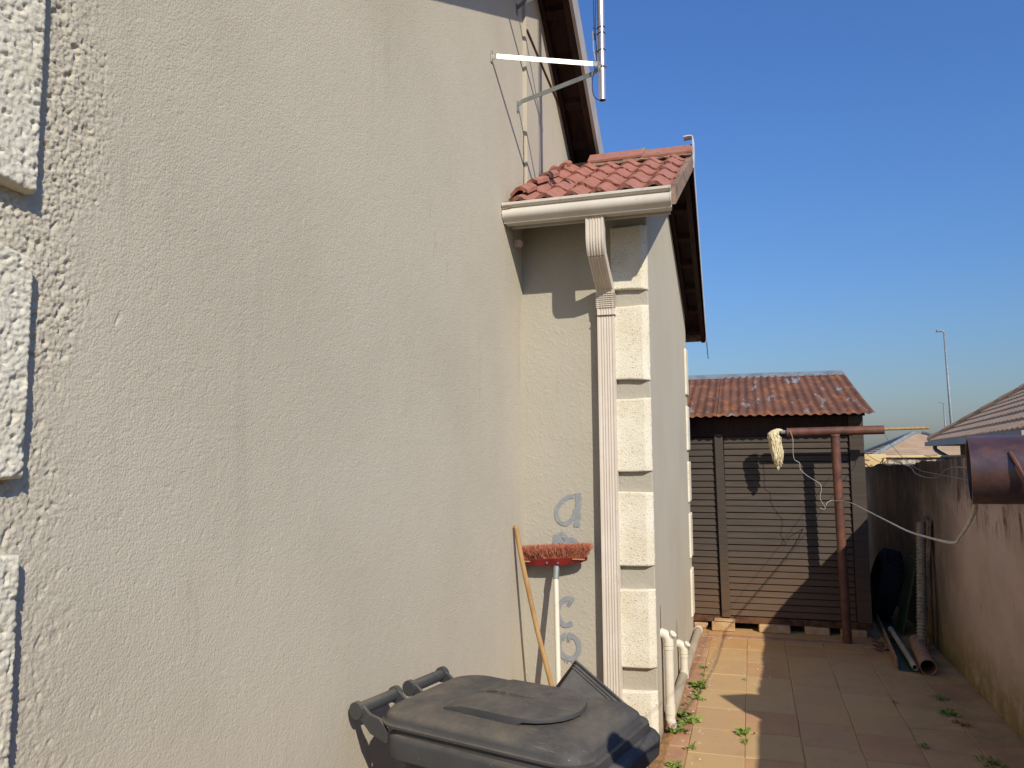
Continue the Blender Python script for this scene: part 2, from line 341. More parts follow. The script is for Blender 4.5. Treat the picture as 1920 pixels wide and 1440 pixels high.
XA, XB, XR, YG, YE = -1.293, -0.54, 1.40, 4.44, 7.15
STEP_Y, STEP = 4.49, 0.022

# ================================================================== ground
o = MB().box(-600, 600, -300, 900, -1.6, -1.0).build('ground', 'earth'); tag(o, 'dry open ground beyond the yards', kind='structure')
o = MB().box(-1.4, 3.2, -3.5, 12.0, -1.05, -.0045).build('yard_bed', 'sand'); tag(o, 'sandy bed under the yard paving', kind='structure')
paving = bpy.data.objects.new('paving', None); COL.objects.link(paving); tag(paving, 'sand-coloured slab paving of the side yard', kind='structure')
def slab_mesh(lx, ly):
    m = MB(); m.box(-lx/2, lx/2, -ly/2, ly/2, -.04, 0); return m
def paver(name, x0, x1, y0, y1, mat, gap=.006):
    gap *= random.uniform(.3, .8)
    o = slab_mesh(x1-x0-gap, y1-y0-gap).build(name, mat, paving, bevel=.004, seg=1)
    o.location = ((x0+x1)/2+random.uniform(-.002, .002), (y0+y1)/2+random.uniform(-.002, .002), random.uniform(-.0022, .0022)); o.rotation_euler = (random.uniform(-.004, .004), random.uniform(-.004, .004), random.uniform(-.004, .004)); return o
cols = [-.39, -.09, .215, .52, .825, 1.13, 1.40]
for ci in range(6):
    y = 7.17 + (.0 if ci % 2 == 0 else .0) - (0, .0, .13, .25, .05, .2)[ci]
    ys = [7.17] if y != 7.17 else []
    while y > 1.2: ys.append(y); y -= .39
    for a, b in zip(ys[1:], ys[:-1]): paver('slab', cols[ci], cols[ci+1], a, b, 'slab', .006 if ci else .004)
y = 7.17; k = 0
while y > 2.0:                                             # brick edging along the house
    paver('brick', -.50, -.392, y-.222, y, 'brick'); y -= .222
x = -.52
while x < .96:                                             # row of bricks in front of the shed
    paver('brick', x, min(x+.222, 1.0), 7.175, 7.282, 'brick'); x += .222
for xa, xb in ((-.52, .96),):
    paver('slab', xa, xb, 7.285, 7.6, 'slab')
for yy in (7.2, 7.6, 8.0, 8.4, 8.8):
    paver('slab', 1.0, 1.40, yy, yy+.4, 'slab')
# sandy strip against the house foot
def sand_strip(x0, x1, y0, y1, seed):
    nx, ny = 14, 160; X, Y = np.meshgrid(np.linspace(x0, x1, nx), np.linspace(y0, y1, ny), indexing='ij')
    Z = -.012 + .022*vn(X*16, Y*9, seed)+.01*vn(X*50, Y*50, seed+1) - .02*sst(X, x1-.03, x1)
    return np_obj('soil_strip', np.stack([X, Y, Z], -1).reshape(-1, 3), grid_faces(nx, ny), 'soil', None, True)
tag(sand_strip(-.56, -.47, 2.6, 7.3, 3), 'loose sandy soil along the foot of the house wall', kind='structure')

# ================================================================== house
house = thing('house', 'greige plastered house with cream quoins and red tiled wing on the left', 'house', (0, 0, 0))
def gable_top(y):   # underside of main roof along wall A
    return np.minimum(4.72+.48*(y-4.183), 4.673-.78*(y-4.823))
# big wall: real plaster relief
ys = np.concatenate([np.arange(.70, 1.5, .003), np.arange(1.5, 2.2, .0045), np.arange(2.2, STEP_Y+.003, .007)]); zs = np.concatenate([np.arange(0, .9, .012), np.arange(.9, 2.7, .0032), np.arange(2.7, 4.95, .008)])
Y, Z = np.meshgrid(ys, zs, indexing='ij')
d = .0006*(grain(Y/.0085, Z/.0085, 1)-.5)+.0004*(vn(Y/.02, Z/.02, 2)-.5)+.0005*(vn(Y/.05, Z/.05, 3)-.5)+.004*(vn(Y/.7, Z/.7, 4)-.5)
spk = sst(vn(Y/.009, Z/.009, 5)*.7+vn(Y/.03, Z/.03, 6)*.3, .72, .84); d += .0005*spk-.0009*sst(vn(Y/.008, Z/.008, 15), .82, .95)
rw = sst(1.34-Y+.16*(vn(Z/.16, Y/.4, 7)-.5)+.05*(vn(Y/.03, Z/.03, 8)-.5), .06, .22)*(.55+.45*sst(Z, 1.2, 1.8))
wx, wz = .7*vn(Y/.02, Z/.02, 17), .7*vn(Y/.02, Z/.02, 18)
b = sst(vn(Y/.012+wx, Z/.012+wz, 9), .2, .8)*.5+vn(Y/.0065, Z/.0065, 10)*.5
pit = sst(vn(Y/.012+wx, Z/.012+wz, 12), .72, .88)
g = grain(Y/.0095+.5*wx, Z/.0095+.5*wz, 3)*.6+grain(Y/.0058, Z/.0058, 4)*.4
d += rw*(.0085*(g-.5)+.0022*(b-.5)-.0058*pit)
gou = sst(vn(Y/.015, Z/.026, 13), .93, .99)*sst(1.42-Y, 0, .2)*sst(Y, 1.1, 1.18); d -= .005*gou
dm = np.abs(Y-1.20-.015*np.sin(Z*9))/.008
P = np.stack([XA+d, Y, Z], -1).reshape(-1, 3)
keep = (Z[:-1, :-1] < gable_top(Y[:-1, :-1])+.02)
np_obj('gable_wall', P, grid_faces(len(ys), len(zs), keep), 'plaster', house, True)
del P, Y, Z, d, b, rw
m = MB(); m.box(XA-.25, XA-.012, .70, 7.9, 0, 2.9); m.build('wall_core', 'plaster', house)
m = MB(); m.box(-5.5, XA-.02, .68, .72, 0, 3.0); m.build('end_wall', 'plaster', house)
m = MB(); m.box(-5.5, -5.3, .72, 7.9, 0, 2.9); m.box(-5.5, XA-.25, 7.7, 7.9, 0, 2.9); m.build('back_wall', 'plaster', house)
# wall continuing behind the wing roof, a little proud
m = MB(); pts = [(STEP_Y, 2.9), (7.8, 2.9), (7.8, 2.35), (4.823, 4.673), (STEP_Y, 4.9)]
pts = [(STEP_Y, 2.6), (7.0, 2.6), (7.0, 2.95), (4.70, 4.77), (STEP_Y, 4.86)]
m.loft([[(XA+STEP, y, z) for y, z in pts], [(XA-.2, y, z) for y, z in pts]]); m.build('upper_wall', 'plaster', house, bevel=.003)
pts = [(.70, 2.9), (STEP_Y, 2.9), (STEP_Y, 4.86), (4.46, 4.86), (.70, 3.05)]
m = MB(); m.loft([[(XA-.012, y, z) for y, z in pts], [(XA-.2, y, z) for y, z in pts]]); m.build('gable_core', 'plaster', house)
# wing wall with the sprayed letters, facing the camera
xs = np.arange(XA-.02, XB+.001, .0052); zs = np.concatenate([np.arange(0, 2.9, .0055), [2.95, 3.02]])
X, Z = np.meshgrid(xs, zs, indexing='ij')
d = .0012*(grain(X/.012, Z/.012, 21)-.5)+.0005*(vn(X/.03, Z/.03, 22)-.5)+.0012*sst(vn(X/.012, Z/.012, 23), .7, .85)+.003*(vn(X/.3, Z/.3, 24)-.5)
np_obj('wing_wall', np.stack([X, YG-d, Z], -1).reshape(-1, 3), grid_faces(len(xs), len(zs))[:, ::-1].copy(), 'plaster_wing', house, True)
def wing_top(y): return min(3.02+.5*(y-4.44)-.1, 3.302-.478*(y-6.155)+.02)
pts = [(YG+.006, 0), (YE, 0), (YE, wing_top(YE)), (5.62, wing_top(5.62)), (YG+.006, 3.0)]
m = MB(); m.loft([[(XB, y, z) for y, z in pts], [(XA-.1, y, z) for y, z in pts]]); m.build('side_wall', 'plaster', house, bevel=.006)

def quoin_face(name, u0, u1, z0, z1, to3, res, amp, bev, seed, mat, ctop=0, cbot=0, corner=0):
    """rough cast quoin block: displaced face with rounded rim and a skirt down to the wall; to3(u, z, out) -> point"""
    nu = max(6, int((u1-u0)/res)); nz = max(6, int((z1-z0)/res))
    U, Zz = np.meshgrid(np.linspace(u0, u1, nu), np.linspace(z0, z1, nz), indexing='ij')
    t = (U-u0)/(u1-u0)
    Zq = Zz.copy(); s = (Zz-z0)/(z1-z0); Zq += s**3*ctop*np.clip((t-.45)/.55, 0, 1)+(1-s)**3*cbot*np.clip((t-.45)/.55, 0, 1)
    Uq = U+.003*(vn(U*0+seed, Zz/.02, seed+5)-.5)*np.clip(t, 0, 1)
    e = np.minimum(np.minimum(U-u0, u1-U), np.minimum(Zz-z0, z1-Zz))
    n1 = sst(vn(U/.0115+.6*vn(U/.02, Zz/.02, seed+6), Zz/.0115+.6*vn(U/.02, Zz/.02, seed+7), seed), .15, .85)*.5+vn(U/.006, Zz/.006, seed+1)*.35+vn(U/.04, Zz/.04, seed+2)*.15
    hole = sst(vn(U/.0115, Zz/.0115, seed+3), .74, .9)
    n1 = n1*.3+.7*(grain(U/.0105+.4*n1, Zz/.0105+.4*n1, seed)*.6+grain(U/.006, Zz/.006, seed+4)*.4)
    out = .034-bev*(1-sst(e, 0, bev*1.3))**2+amp*(n1-.5)-amp*.5*hole
    P = to3(Uq, Zq, out).reshape(-1, 3); F = grid_faces(nu, nz); B = to3(Uq, Zq, out*0-.004).reshape(-1, 3)
    rim = [i*nz for i in range(nu)]+[(nu-1)*nz+j for j in range(1, nz)]+[i*nz+nz-1 for i in range(nu-2, -1, -1)]+[j for j in range(nz-2, 0, -1)]
    V = list(P)+[B[i] for i in rim]; n0 = len(P); R = len(rim)
    F = [tuple(q) for q in F]+[(rim[k], n0+k, n0+(k+1) % R, rim[(k+1) % R]) for k in range(R)]
    o = np_obj(name, V, F, mat, house, True)
    bm = bmesh.new(); bm.from_mesh(o.data); bmesh.ops.recalc_face_normals(bm, faces=bm.faces); bm.to_mesh(o.data); bm.free(); return o
toA = lambda u, z, q: np.stack([XA+q, u, z], -1)
for k, (z0, z1, ct) in enumerate(((2.123, 2.56, 0), (1.577, 2.03, -.045), (1.03, 1.455, -.01), (.50, .90, 0))):
    quoin_face('quoin', .70, 1.088, z0, z1, toA, .003 if k < 3 else .012, .0095, .006, 40+7*k, 'cream2', ctop=ct, cbot=(-.012 if k == 0 else .004))
# corner quoins on the wing wall, chamfered towards the side wall
def toG(u, z, q):
    cut = np.clip(u-(XB-.032), 0, 1)            # last 32 mm falls away as a chamfer
    return np.stack([u+0*z, YG-q+np.minimum(cut*.9, .03)*(q > 0), z], -1)
for k, (z0, z1) in enumerate(((2.560, 2.93), (2.035, 2.458), (1.508, 1.922), (.982, 1.396), (.427, .853), (-.03, .302))):
    quoin_face('quoin', -.748, XB+.003, z0, z1, toG, .0055, .0022, .005, 80+9*k, 'cream', ctop=(.006 if k != 3 else -.004), cbot=(-.008 if k < 2 else .004))
toB = lambda u, z, q: np.stack([XB+q*.45, u, z], -1)
for k, (z0, z1) in enumerate(((2.12, 2.53), (1.63, 2.02), (1.18, 1.53), (.70, 1.08), (.20, .60))):
    quoin_face('quoin', YE-.20, YE+.01, z0, z1, toB, .012, .004, .006, 150+9*k, 'cream')
# crack and brown strip beside the step
m = MB(); L = []
for i in range(26):
    z = 3.60-.40*i/25; wd = .0025+.004*abs(math.sin(i*1.7))*random.random(); y = STEP_Y-.006+.004*math.sin(i*.9)
    L.append([(XA+.0015, y-wd, z), (XA+.004, y, z), (XA+.0015, y+wd, z)])
m.loft(L, caps=False, closed=False); o = m.build('joint_crack', 'brown_timber', house)
m = MB(); a, b2 = Vector((XA+STEP+.004, 4.50, 4.285)), Vector((XA+STEP+.004, 5.36, 4.165))
o = m.tube([a, a.lerp(b2, .5)+Vector((0, 0, -.003)), b2], .008, 8).build('brown_rod', 'brown_timber', house)
m = MB().box(XA, XA+.045, 4.25, 4.29, 2.825, 2.865).box(XA+.045, XA+.052, 4.256, 4.284, 2.831, 2.859); o = m.build('sensor_box', 'glass', house, bevel=.004)

# ---- sprayed letters, as paint film on the wing wall
def stroke(pts, w0, drips=()):
    P = spline(pts, 8); L = []
    for i, p in enumerate(P):
        t = (P[min(i+1, len(P)-1)]-P[max(i-1, 0)]).normalized(); nrm = Vector((t.z, 0, -t.x))
        ww = w0*(1+random.uniform(-.14, .14)); L.append([p+nrm*ww, p, p-nrm*ww*random.uniform(.85, 1.2)])
    m = MB(); m.loft(L, caps=False, closed=False)
    for (x, z, ln) in drips:
        q = random.uniform(.0025, .005); yq = YG-.0047-.00002*(len(m.f) % 9); m.add([(x-q, yq, z), (x+q, yq, z), (x+q*.5, yq, z-ln), (x-q*.5, yq, z-ln)], [(0, 1, 2, 3)])
    return m
_n = [0]
def S(L):
    _n[0] += 1; return [(x, YG-.0034-.0001*_n[0], z) for x, z in L]
def drow(x0, x1, z, n, ln): return [(random.uniform(x0, x1), z+random.uniform(-.006, .006), random.uniform(.3, 1)*ln) for _ in range(n)]
m = stroke(S([(-.995, 1.365), (-1.03, 1.362), (-1.08, 1.321), (-1.102, 1.269), (-1.086, 1.222), (-1.042, 1.208), (-1.0, 1.246), (-.985, 1.29)]), .012)
m2 = stroke(S([(-.972, 1.385), (-.968, 1.34), (-.974, 1.27), (-.982, 1.19)]), .017, drow(-.985, -.955, 1.27, 4, .05)); m.add(m2.v, m2.f); m.build('sprayed_letter', 'paint', house)
m = stroke(S([(-1.112, 1.045), (-1.108, 1.10), (-1.10, 1.145)]), .016)
for q in ([(-1.105, 1.10), (-1.075, 1.142), (-1.045, 1.125), (-1.03, 1.07)], [(-1.085, 1.12), (-1.07, 1.10), (-1.05, 1.09)], [(-1.035, 1.10), (-1.012, 1.117), (-.99, 1.10), (-.978, 1.085)]):
    m2 = stroke(S(q), .015, drow(-1.08, -.99, 1.10, 4, .05)); m.add(m2.v, m2.f)
m.build('sprayed_letter', 'paint', house)
m = stroke(S([(-1.005, .768), (-1.03, .782), (-1.06, .775), (-1.09, .745), (-1.10, .69), (-1.08, .645), (-1.05, .632), (-1.015, .645)]), .014, drow(-1.06, -1.01, .765, 6, .035))
m.build('sprayed_letter', 'paint', house)
m = stroke(S([(-1.042, .579), (-.995, .56), (-.978, .508), (-1.004, .455), (-1.055, .448), (-1.092, .49), (-1.088, .55), (-1.05, .58)]), .014, drow(-1.07, -1.0, .45, 9, .03)+drow(-1.07, -1.0, .565, 7, .03))
m.build('sprayed_letter', 'paint', house)

# ---- main roof (gable over the big wall)
roof = bpy.data.objects.new('main_roof', None); COL.objects.link(roof); roof.parent = house
RX = -1.05; YR = 4.50
near_b = lambda y: 4.644+.48*(y-4.183)
far_b = lambda y: near_b(YR)-.80*(y-YR)
def slope_slab(x0, x1, ya, yb, fz, lo, hi):
    m = MB(); m.hexa([(x0, ya, fz(ya)+lo), (x1, ya, fz(ya)+lo), (x1, yb, fz(yb)+lo), (x0, yb, fz(yb)+lo)], [(x0, ya, fz(ya)+hi), (x1, ya, fz(ya)+hi), (x1, yb, fz(yb)+hi), (x0, yb, fz(yb)+hi)]); return m
slope_slab(RX, RX+.022, .2, YR, near_b, 0, .24).build('barge_board', 'barge', roof)
slope_slab(RX, RX+.022, YR, 5.99, far_b, 0, .24).build('barge_board', 'barge', roof)
slope_slab(RX-.045, RX-.002, .2, YR, near_b, .01, .15).build('verge_rafter', 'dark_timber', roof)
slope_slab(RX-.045, RX-.002, YR, 7.6, far_b, .01, .15).build('verge_rafter', 'dark_timber', roof)
slope_slab(-5.6, RX-.004, .2, YR, near_b, .16, .25).build('tile_slope', 'btile', roof)
slope_slab(-5.6, RX-.004, YR+.002, 8.2, far_b, .16, .25).build('tile_slope', 'dark_timber', roof)
slope_slab(XA+STEP+.002, XA+STEP+.03, YR, 7.6, far_b, .075, .16).build('wall_trim', 'dark_timber', roof)
for k in range(9):
    y0 = YR+.12+k*.26
    slope_slab(XA+STEP+.031, RX-.046, y0, y0+.045, far_b, .118, .159).build('batten', 'dark_timber', roof)
for k in range(12):
    y0 = .5+k*.32
    slope_slab(XA+.002, RX-.046, y0, y0+.045, near_b, .118, .159).build('batten', 'dark_timber', roof)

# ---- wing roof with single tiles
wroof = bpy.data.objects.new('wing_roof', None); COL.objects.link(wroof); wroof.parent = house
SL = math.atan(.5); EY, EZ = 4.06, 2.994
def tile_mesh(w_, ln, seed):
    nx, ny = int(w_/.0125)+1, 4; rr = random.Random(seed); v = []; th = .023
    prof = lambda u: .0185*(1-math.cos(2*PI*(u+.02)/.15))
    us = [w_*i/(nx-1) for i in range(nx)]; js = [rr.uniform(-.006, .006) for _ in us]; jt = [rr.uniform(-.005, .002) for _ in us]
    for lay in (0, 1):
        for j in range(ny):
            for i, u in enumerate(us):
                yy = ln*j/(ny-1)+(js[i] if j == 0 else 0)+(.004 if (lay == 0 and j == 0) else 0)
                v.append((u, yy, prof(u)+(0 if lay == 0 else th+(jt[i] if j == 0 else 0))))
    f = []; N = nx*ny
    for j in range(ny-1):
        for i in range(nx-1):
            a = j*nx+i; f.append((a, a+nx, a+nx+1, a+1)); a += N; f.append((a, a+1, a+nx+1, a+nx))
    for i in range(nx-1): f.append((i, i+1, N+i+1, N+i)); a = (ny-1)*nx+i; f.append((a, N+a, N+a+1, a+1))
    for j in range(ny-1): a = j*nx; f.append((a, N+a, N+a+nx, a+nx)); a += nx-1; f.append((a, a+nx, N+a+nx, N+a))
    m = MB(); m.v = v; m.f = f; return m
NR = 5; G = 1.42/NR
for r in range(NR):
    for c in range(3):
        x1 = -.358-.30*c; wd = .298
        if c == 3: wd = .10
        x0 = max(x1-wd, XA+STEP+.004)
        ln = .385 if r < NR-1 else .33
        o = tile_mesh(x1-x0, ln, r*7+c).build('roof_tile', 'tile', wroof, False); smooth_by_angle(o, 50)
        y0 = EY+r*G; jit = random.uniform(-.006, .006)
        o.location = (x0, y0+jit, EZ+.5*(y0-EY)+(.018 if c == 3 else 0)+random.uniform(0, .005))
        o.rotation_euler = (SL-.052+random.uniform(-.012, .012), random.uniform(-.014, .014) + (.10 if c == 3 else 0), random.uniform(-.014, .014))
# broken cut pieces along the wall
for k in range(5):
    y = 4.11+k*.29; o = tile_mesh(.075+random.uniform(0, .03), .26, 90+k).build('cut_tile', 'tile', wroof); smooth_by_angle(o, 50)
    o.location = (XA+STEP+.01, y, EZ+.5*(y-EY)+.035+random.uniform(0, .012)); o.rotation_euler = (SL-.05, random.uniform(-.22, .05), random.uniform(-.2, .2))
m = MB(); L = []
for i in range(30):
    y = 4.03+1.44*i/29; z = EZ+.5*(y-EY)+.02; r_ = lambda: random.uniform(-.008, .008)
    L.append([(XA+.002+(STEP if y > STEP_Y else 0), y, z-.02), (XA+.006+(STEP if y > STEP_Y else 0), y, z+.022+r_()), (XA+.03, y, z+.018+r_()), (XA+.055, y, z-.015)])
m.loft(L); m.build('mortar_fillet', 'mortar', wroof)
# bed under the tiles, ridge tiles, mortar
m = MB(); m.hexa([(XA+.03, 4.10, 2.975), (-.375, 4.10, 2.975), (-.375, 5.48, 3.675), (XA+.03, 5.48, 3.675)], [(XA+.03, 4.10, 2.99), (-.375, 4.10, 2.99), (-.375, 5.48, 3.69), (XA+.03, 5.48, 3.69)]); m.build('underlay', 'dark_timber', wroof)
RZ, RY = 3.80, 5.46
for k, (a, b, up) in enumerate(((-1.06, -.665, .0), (-.675, -.322, -.012))):
    sec = [(-.125, -.085), (-.10, -.068), (-.03, -.008), (0, 0), (.03, -.008), (.11, -.07)]; th = .02
    loop = lambda x, g: [(x, RY+p*g, RZ+up+q) for p, q in sec]+[(x, RY+p*.94*g, RZ+up+q-th) for p, q in reversed(sec)]
    m = MB(); m.loft([loop(a, 1.0), loop(b-.04, 1.0), loop(b, 1.03)]); o = m.build('ridge_tile', 'tile', wroof, bevel=.004)
m = MB(); L = []
for i in range(24):
    x = -1.05+.72*i/23; L.append([(x, RY-.118-.01*random.random(), RZ-.125+random.uniform(-.006, .006)), (x, RY-.10, RZ-.075), (x, RY+.05, RZ-.05), (x, RY+.05, RZ-.14)])
m.loft(L); m.build('ridge_mortar', 'mortar', wroof)
m = MB(); m.loft([[(x, RY+y, RZ+z) for y, z in ((-.10, -.07), (-.02, .002), (.0, .004), (.08, -.06), (.08, -.08), (0, -.02), (-.1, -.1))] for x in (-.678, -.655)]); m.build('ridge_joint', 'mortar', wroof)
# verge: bare timber on the near slope, metal trim on ridge and far slope
m = MB(); m.hexa([(-.372, 4.07, 2.925), (-.338, 4.07, 2.925), (-.325, 5.46, 3.61), (-.36, 5.46, 3.61)], [(-.372, 4.07, 3.02), (-.338, 4.07, 3.02), (-.325, 5.46, 3.715), (-.36, 5.46, 3.715)]); m.build('verge_board', 'grey_timber', wroof)
fxx = lambda y: -.322-.0245*(y-5.48)          # trim runs slightly out of true
wf = lambda y: 3.66-.478*(y-5.48)
m = MB()
for ya, yb in ((5.40, 6.2), (6.2, 7.0), (7.0, 7.55)):
    m.hexa([(fxx(ya)-.004, ya, wf(ya)-.05), (fxx(ya), ya, wf(ya)-.05), (fxx(yb), yb, wf(yb)-.05), (fxx(yb)-.004, yb, wf(yb)-.05)], [(fxx(ya)-.004, ya, wf(ya)+.12), (fxx(ya), ya, wf(ya)+.12), (fxx(yb), yb, wf(yb)+.12), (fxx(yb)-.004, yb, wf(yb)+.12)])
m.build('verge_trim', 'flash', wroof)
P_ = spline([(-.318, 5.42, 3.60), (-.313, 5.42, 3.70), (-.313, 5.42, 3.79), (-.318, 5.42, 3.825), (-.334, 5.42, 3.838), (-.385, 5.42, 3.836)], 4); P2 = [p+Vector((-.006 if i < 14 else 0, 0, -.006 if i >= 10 else 0)) for i, p in enumerate(P_)]
m = MB(); m.loft([[(p.x, p.y-.02, p.z), (p.x, p.y+.06, p.z), (q.x, q.y+.06, q.z), (q.x, q.y-.02, q.z)] for p, q in zip(P_, P2)]); m.build('trim_end', 'flash', wroof)
m = MB(); m.tube(spline([(fxx(7.54), 7.545, 2.66), (fxx(7.5)+.002, 7.55, 2.58), (fxx(7.5)+.008, 7.55, 2.50)], 4), .004, 5); m.build('loose_wire', 'black', wroof)
def fslab(x0, x1, ya, yb, lo, hi): return slope_slab(x0, x1, ya, yb, wf, lo, hi)
m = MB(); m.hexa([(XA+.1, 5.49, wf(5.49)+.05), (-.33, 5.49, wf(5.49)+.05), (-.375, 7.52, wf(7.52)+.05), (XA+.1, 7.52, wf(7.52)+.05)], [(XA+.1, 5.49, wf(5.49)+.11), (-.33, 5.49, wf(5.49)+.11), (-.375, 7.52, wf(7.52)+.11), (XA+.1, 7.52, wf(7.52)+.11)]); m.build('far_tile_slope', 'dark_timber', wroof)
for k in range(7):
    y0 = 5.60+k*.30; fslab(XB+.002, -.395, y0, y0+.045, .0, .049).build('batten', 'dark_timber', wroof)
m = MB(); m.hexa([(-.40, 5.5, wf(5.5)-.045), (-.362, 5.5, wf(5.5)-.045), (-.385, 7.5, wf(7.5)-.045), (-.42, 7.5, wf(7.5)-.045)], [(-.40, 5.5, wf(5.5)+.048), (-.362, 5.5, wf(5.5)+.048), (-.385, 7.5, wf(7.5)+.048), (-.42, 7.5, wf(7.5)+.048)]); m.build('verge_rafter', 'dark_timber', wroof)
fslab(XB+.003, XB+.03, 5.5, YE-.02, -.03, .048).build('wall_trim', 'dark_timber', wroof)
m = MB().box(XA+.1, -.38, 7.50, 7.53, 2.665, 2.76); m.build('eave_board', 'grey_timber', wroof)
# eave closing of near slope
m = MB().box(XA+.024, -.375, 4.145, 4.165, 2.90, 3.03); m.build('fascia', 'barge', wroof)
# ---- gutter
gut = bpy.data.objects.new('gutter', None); COL.objects.link(gut); gut.parent = house
gp = [(4.14, 2.995), (4.138, 2.895), (4.125, 2.889), (4.02, 2.889), (4.000, 2.890), (3.996, 2.900), (3.990, 2.904), (3.982, 2.908), (3.970, 2.918), (3.964, 2.932), (3.966, 2.948), (3.974, 2.960), (3.980, 2.967), (3.976, 2.972), (3.962, 2.975), (3.955, 2.981), (3.954, 2.990), (3.962, 2.995), (3.972, 2.993)]
gp = [(y+(.065 if y < 4.1 else 0), z+.02) for y, z in gp]
def sheet_loop(x, th=.0022):
    P = [Vector((0, y, z)) for y, z in gp]; out = []
    for i, p in enumerate(P):
        t = (P[min(i+1, len(P)-1)]-P[max(i-1, 0)]).normalized(); nrm = Vector((0, -t.z, t.y)); out.append(p+nrm*th)
    return [(x, p.y, p.z) for p in P]+[(x, p.y, p.z) for p in reversed(out)]
m = MB(); m.loft([sheet_loop(x) for x in (-1.287, -.9, -.6, -.366)]); o = m.build('gutter_channel', 'gutter', gut); smooth_by_angle(o, 35)
for x in (-1.289, -.368):
    m = MB(); poly = [(y, z) for y, z in gp]; m.loft([[(x, y, z) for y, z in poly], [(x+.004, y, z) for y, z in poly]]); m.build('end_cap', 'gutter', gut)
m = MB(); m.tube([(-.362, y, z) for y, z in gp[4:]], .004, 6); m.build('end_bead', 'gutter', gut)
m = MB(); m.tube([(-1.287, y, z) for y, z in gp[4:]], .004, 6); m.build('end_bead', 'gutter', gut)
# ---- downpipe: fluted rectangular pipe swept down from the gutter to the ground
dpo = bpy.data.objects.new('downpipe', None); COL.objects.link(dpo); dpo.parent = house
def flute(w_=.098, dp=.062):
    pts = []; n = 28
    for i in range(n+1):
        u = i/n; gx = (u-.5)*w_; g = 0
        if .06 < u < .94: g = .0042*(1 if ((u-.06)/.88*5.5) % 1 > .5 else 0)
        pts.append((gx, -dp/2+g))
    pts += [(w_/2+.001, -dp/2+.006), (w_/2+.001, dp/2-.006), (w_/2-.006, dp/2), (-w_/2+.006, dp/2), (-w_/2-.001, dp/2-.006), (-w_/2-.001, -dp/2+.006)]; return pts
FL = flute()
def sweep(path, sc=None):
    P = [Vector(p) for p in path]; rings = []
    for i, p in enumerate(P):
        t = (P[min(i+1, len(P)-1)]-P[max(i-1, 0)]).normalized(); X_ = Vector((1, 0, 0)); X_ = (X_-t*X_.dot(t)).normalized(); Yv = t.cross(X_)
        if Yv.y < 0: Yv = -Yv
        k = sc[i] if sc else 1
        rings.append([p+X_*a*k+Yv*b_*k for a, b_ in FL])
    m = MB(); m.loft(rings); return m
arc = [(-.778, 4.11, 2.912), (-.778, 4.11, 2.80)]
for k in range(1, 8):
    a = k/7*.78; arc.append((-.778, 4.11+.12*(1-math.cos(a)), 2.80-.12*math.sin(a)))
o = sweep(arc).build('top_bend', 'dpipe', dpo)
e1 = Vector(arc[-1]); dirv = Vector((0, math.sin(.78), -math.cos(.78))); e2 = Vector((-.778, 4.398, 2.545))
o = sweep([e1-Vector((0, 0, .0)), e1.lerp(e2, .5), e2-Vector((0, .02, -.03))], [.965, .965, .965]).build('offset_length', 'dpipe', dpo)
sh = [(-.778, 4.378, 2.575), (-.778, 4.388, 2.55), (-.778, 4.396, 2.52), (-.778, 4.40, 2.48), (-.778, 4.402, 2.44)]
o = sweep(sh, [1.0]*5).build('lower_bend', 'dpipe', dpo)
for k in range(8):
    z = 2.535-.0115*k; yy = 4.392+.009*min(1, k/5); m = MB(); q = .052; m.tube([(-.778-q, yy+.03, z), (-.778-q, yy-.033, z), (-.778+q, yy-.033, z), (-.778+q, yy+.03, z)], .0035, 6); m.build('crimp_ring', 'dpipe', dpo)
o = sweep([(-.778, 4.402, 2.45), (-.778, 4.402, 1.2), (-.778, 4.402, .0)], [.985]*3).build('straight_length', 'dpipe', dpo)
m = MB().box(-.832, -.724, 4.366, 4.436, 2.405, 2.409); m.build('joint_line', 'brown_timber', dpo)

# ---- waste pipes on the side wall
def waste(y, ztop, zbot, r, open_end):
    p = bpy.data.objects.new('waste_pipe', None); COL.objects.link(p); p.parent = house
    xc = XB+r+.018
    m = MB(); m.tube([(xc, y, zbot), (xc, y, ztop)], r, 18); smooth_by_angle(m.build('pipe_length', 'pvc', p), 40)
    m = MB(); m.tube([(xc, y, ztop-.005), (xc, y, ztop+.012)]+[(XB+.0+(xc-XB)*math.cos(a), y, ztop+.012+(xc-XB)*math.sin(a)) for a in (.35, .7, 1.05, 1.4)]+[(XB-.01, y, ztop+.012+(xc-XB))], r*1.08, 16); smooth_by_angle(m.build('elbow', 'pvc', p), 40)
    m = MB(); m.tube([(xc+.004, y-.0, ztop+.03), (xc+.026, y-.012, ztop+.055)], r*.72, 14); m.tube([(xc+.026, y-.012, ztop+.055), (xc+.03, y-.014, ztop+.060)], r*.85, 14); m.build('inspection_cap', 'pvc', p)
    for z in (ztop-.028, ztop-.006): m = MB(); m.tube([(xc, y, z-.006), (xc, y, z+.006)], r*1.12, 18); m.build('collar', 'pvc', p)
    m = MB(); m.tube([(xc, y, zbot-.0), (xc, y, zbot+.05)], r*1.14, 18); m.build('collar', 'pvc', p)
    if open_end:
        m = MB(); m.tube([(xc, y, zbot), (xc, y, zbot-.03), (xc+.01, y-.012, zbot-.05), (xc+.016, y-.03, zbot-.058)], [r*1.05, r*1.05, r*.95, r*.8], 16); m.build('boot', 'pvc', p)
        m = MB(); m.tube([(xc+.016, y-.028, zbot-.058), (xc+.017, y-.034, zbot-.059)], r*.45, 12); m.build('plug', 'greypvc', p)
    return p
waste(4.66, .515, .12, .026, True); waste(5.62, .235, .06, .026, False)
dr = bpy.data.objects.new('drain_pipe', None); COL.objects.link(dr); dr.parent = house
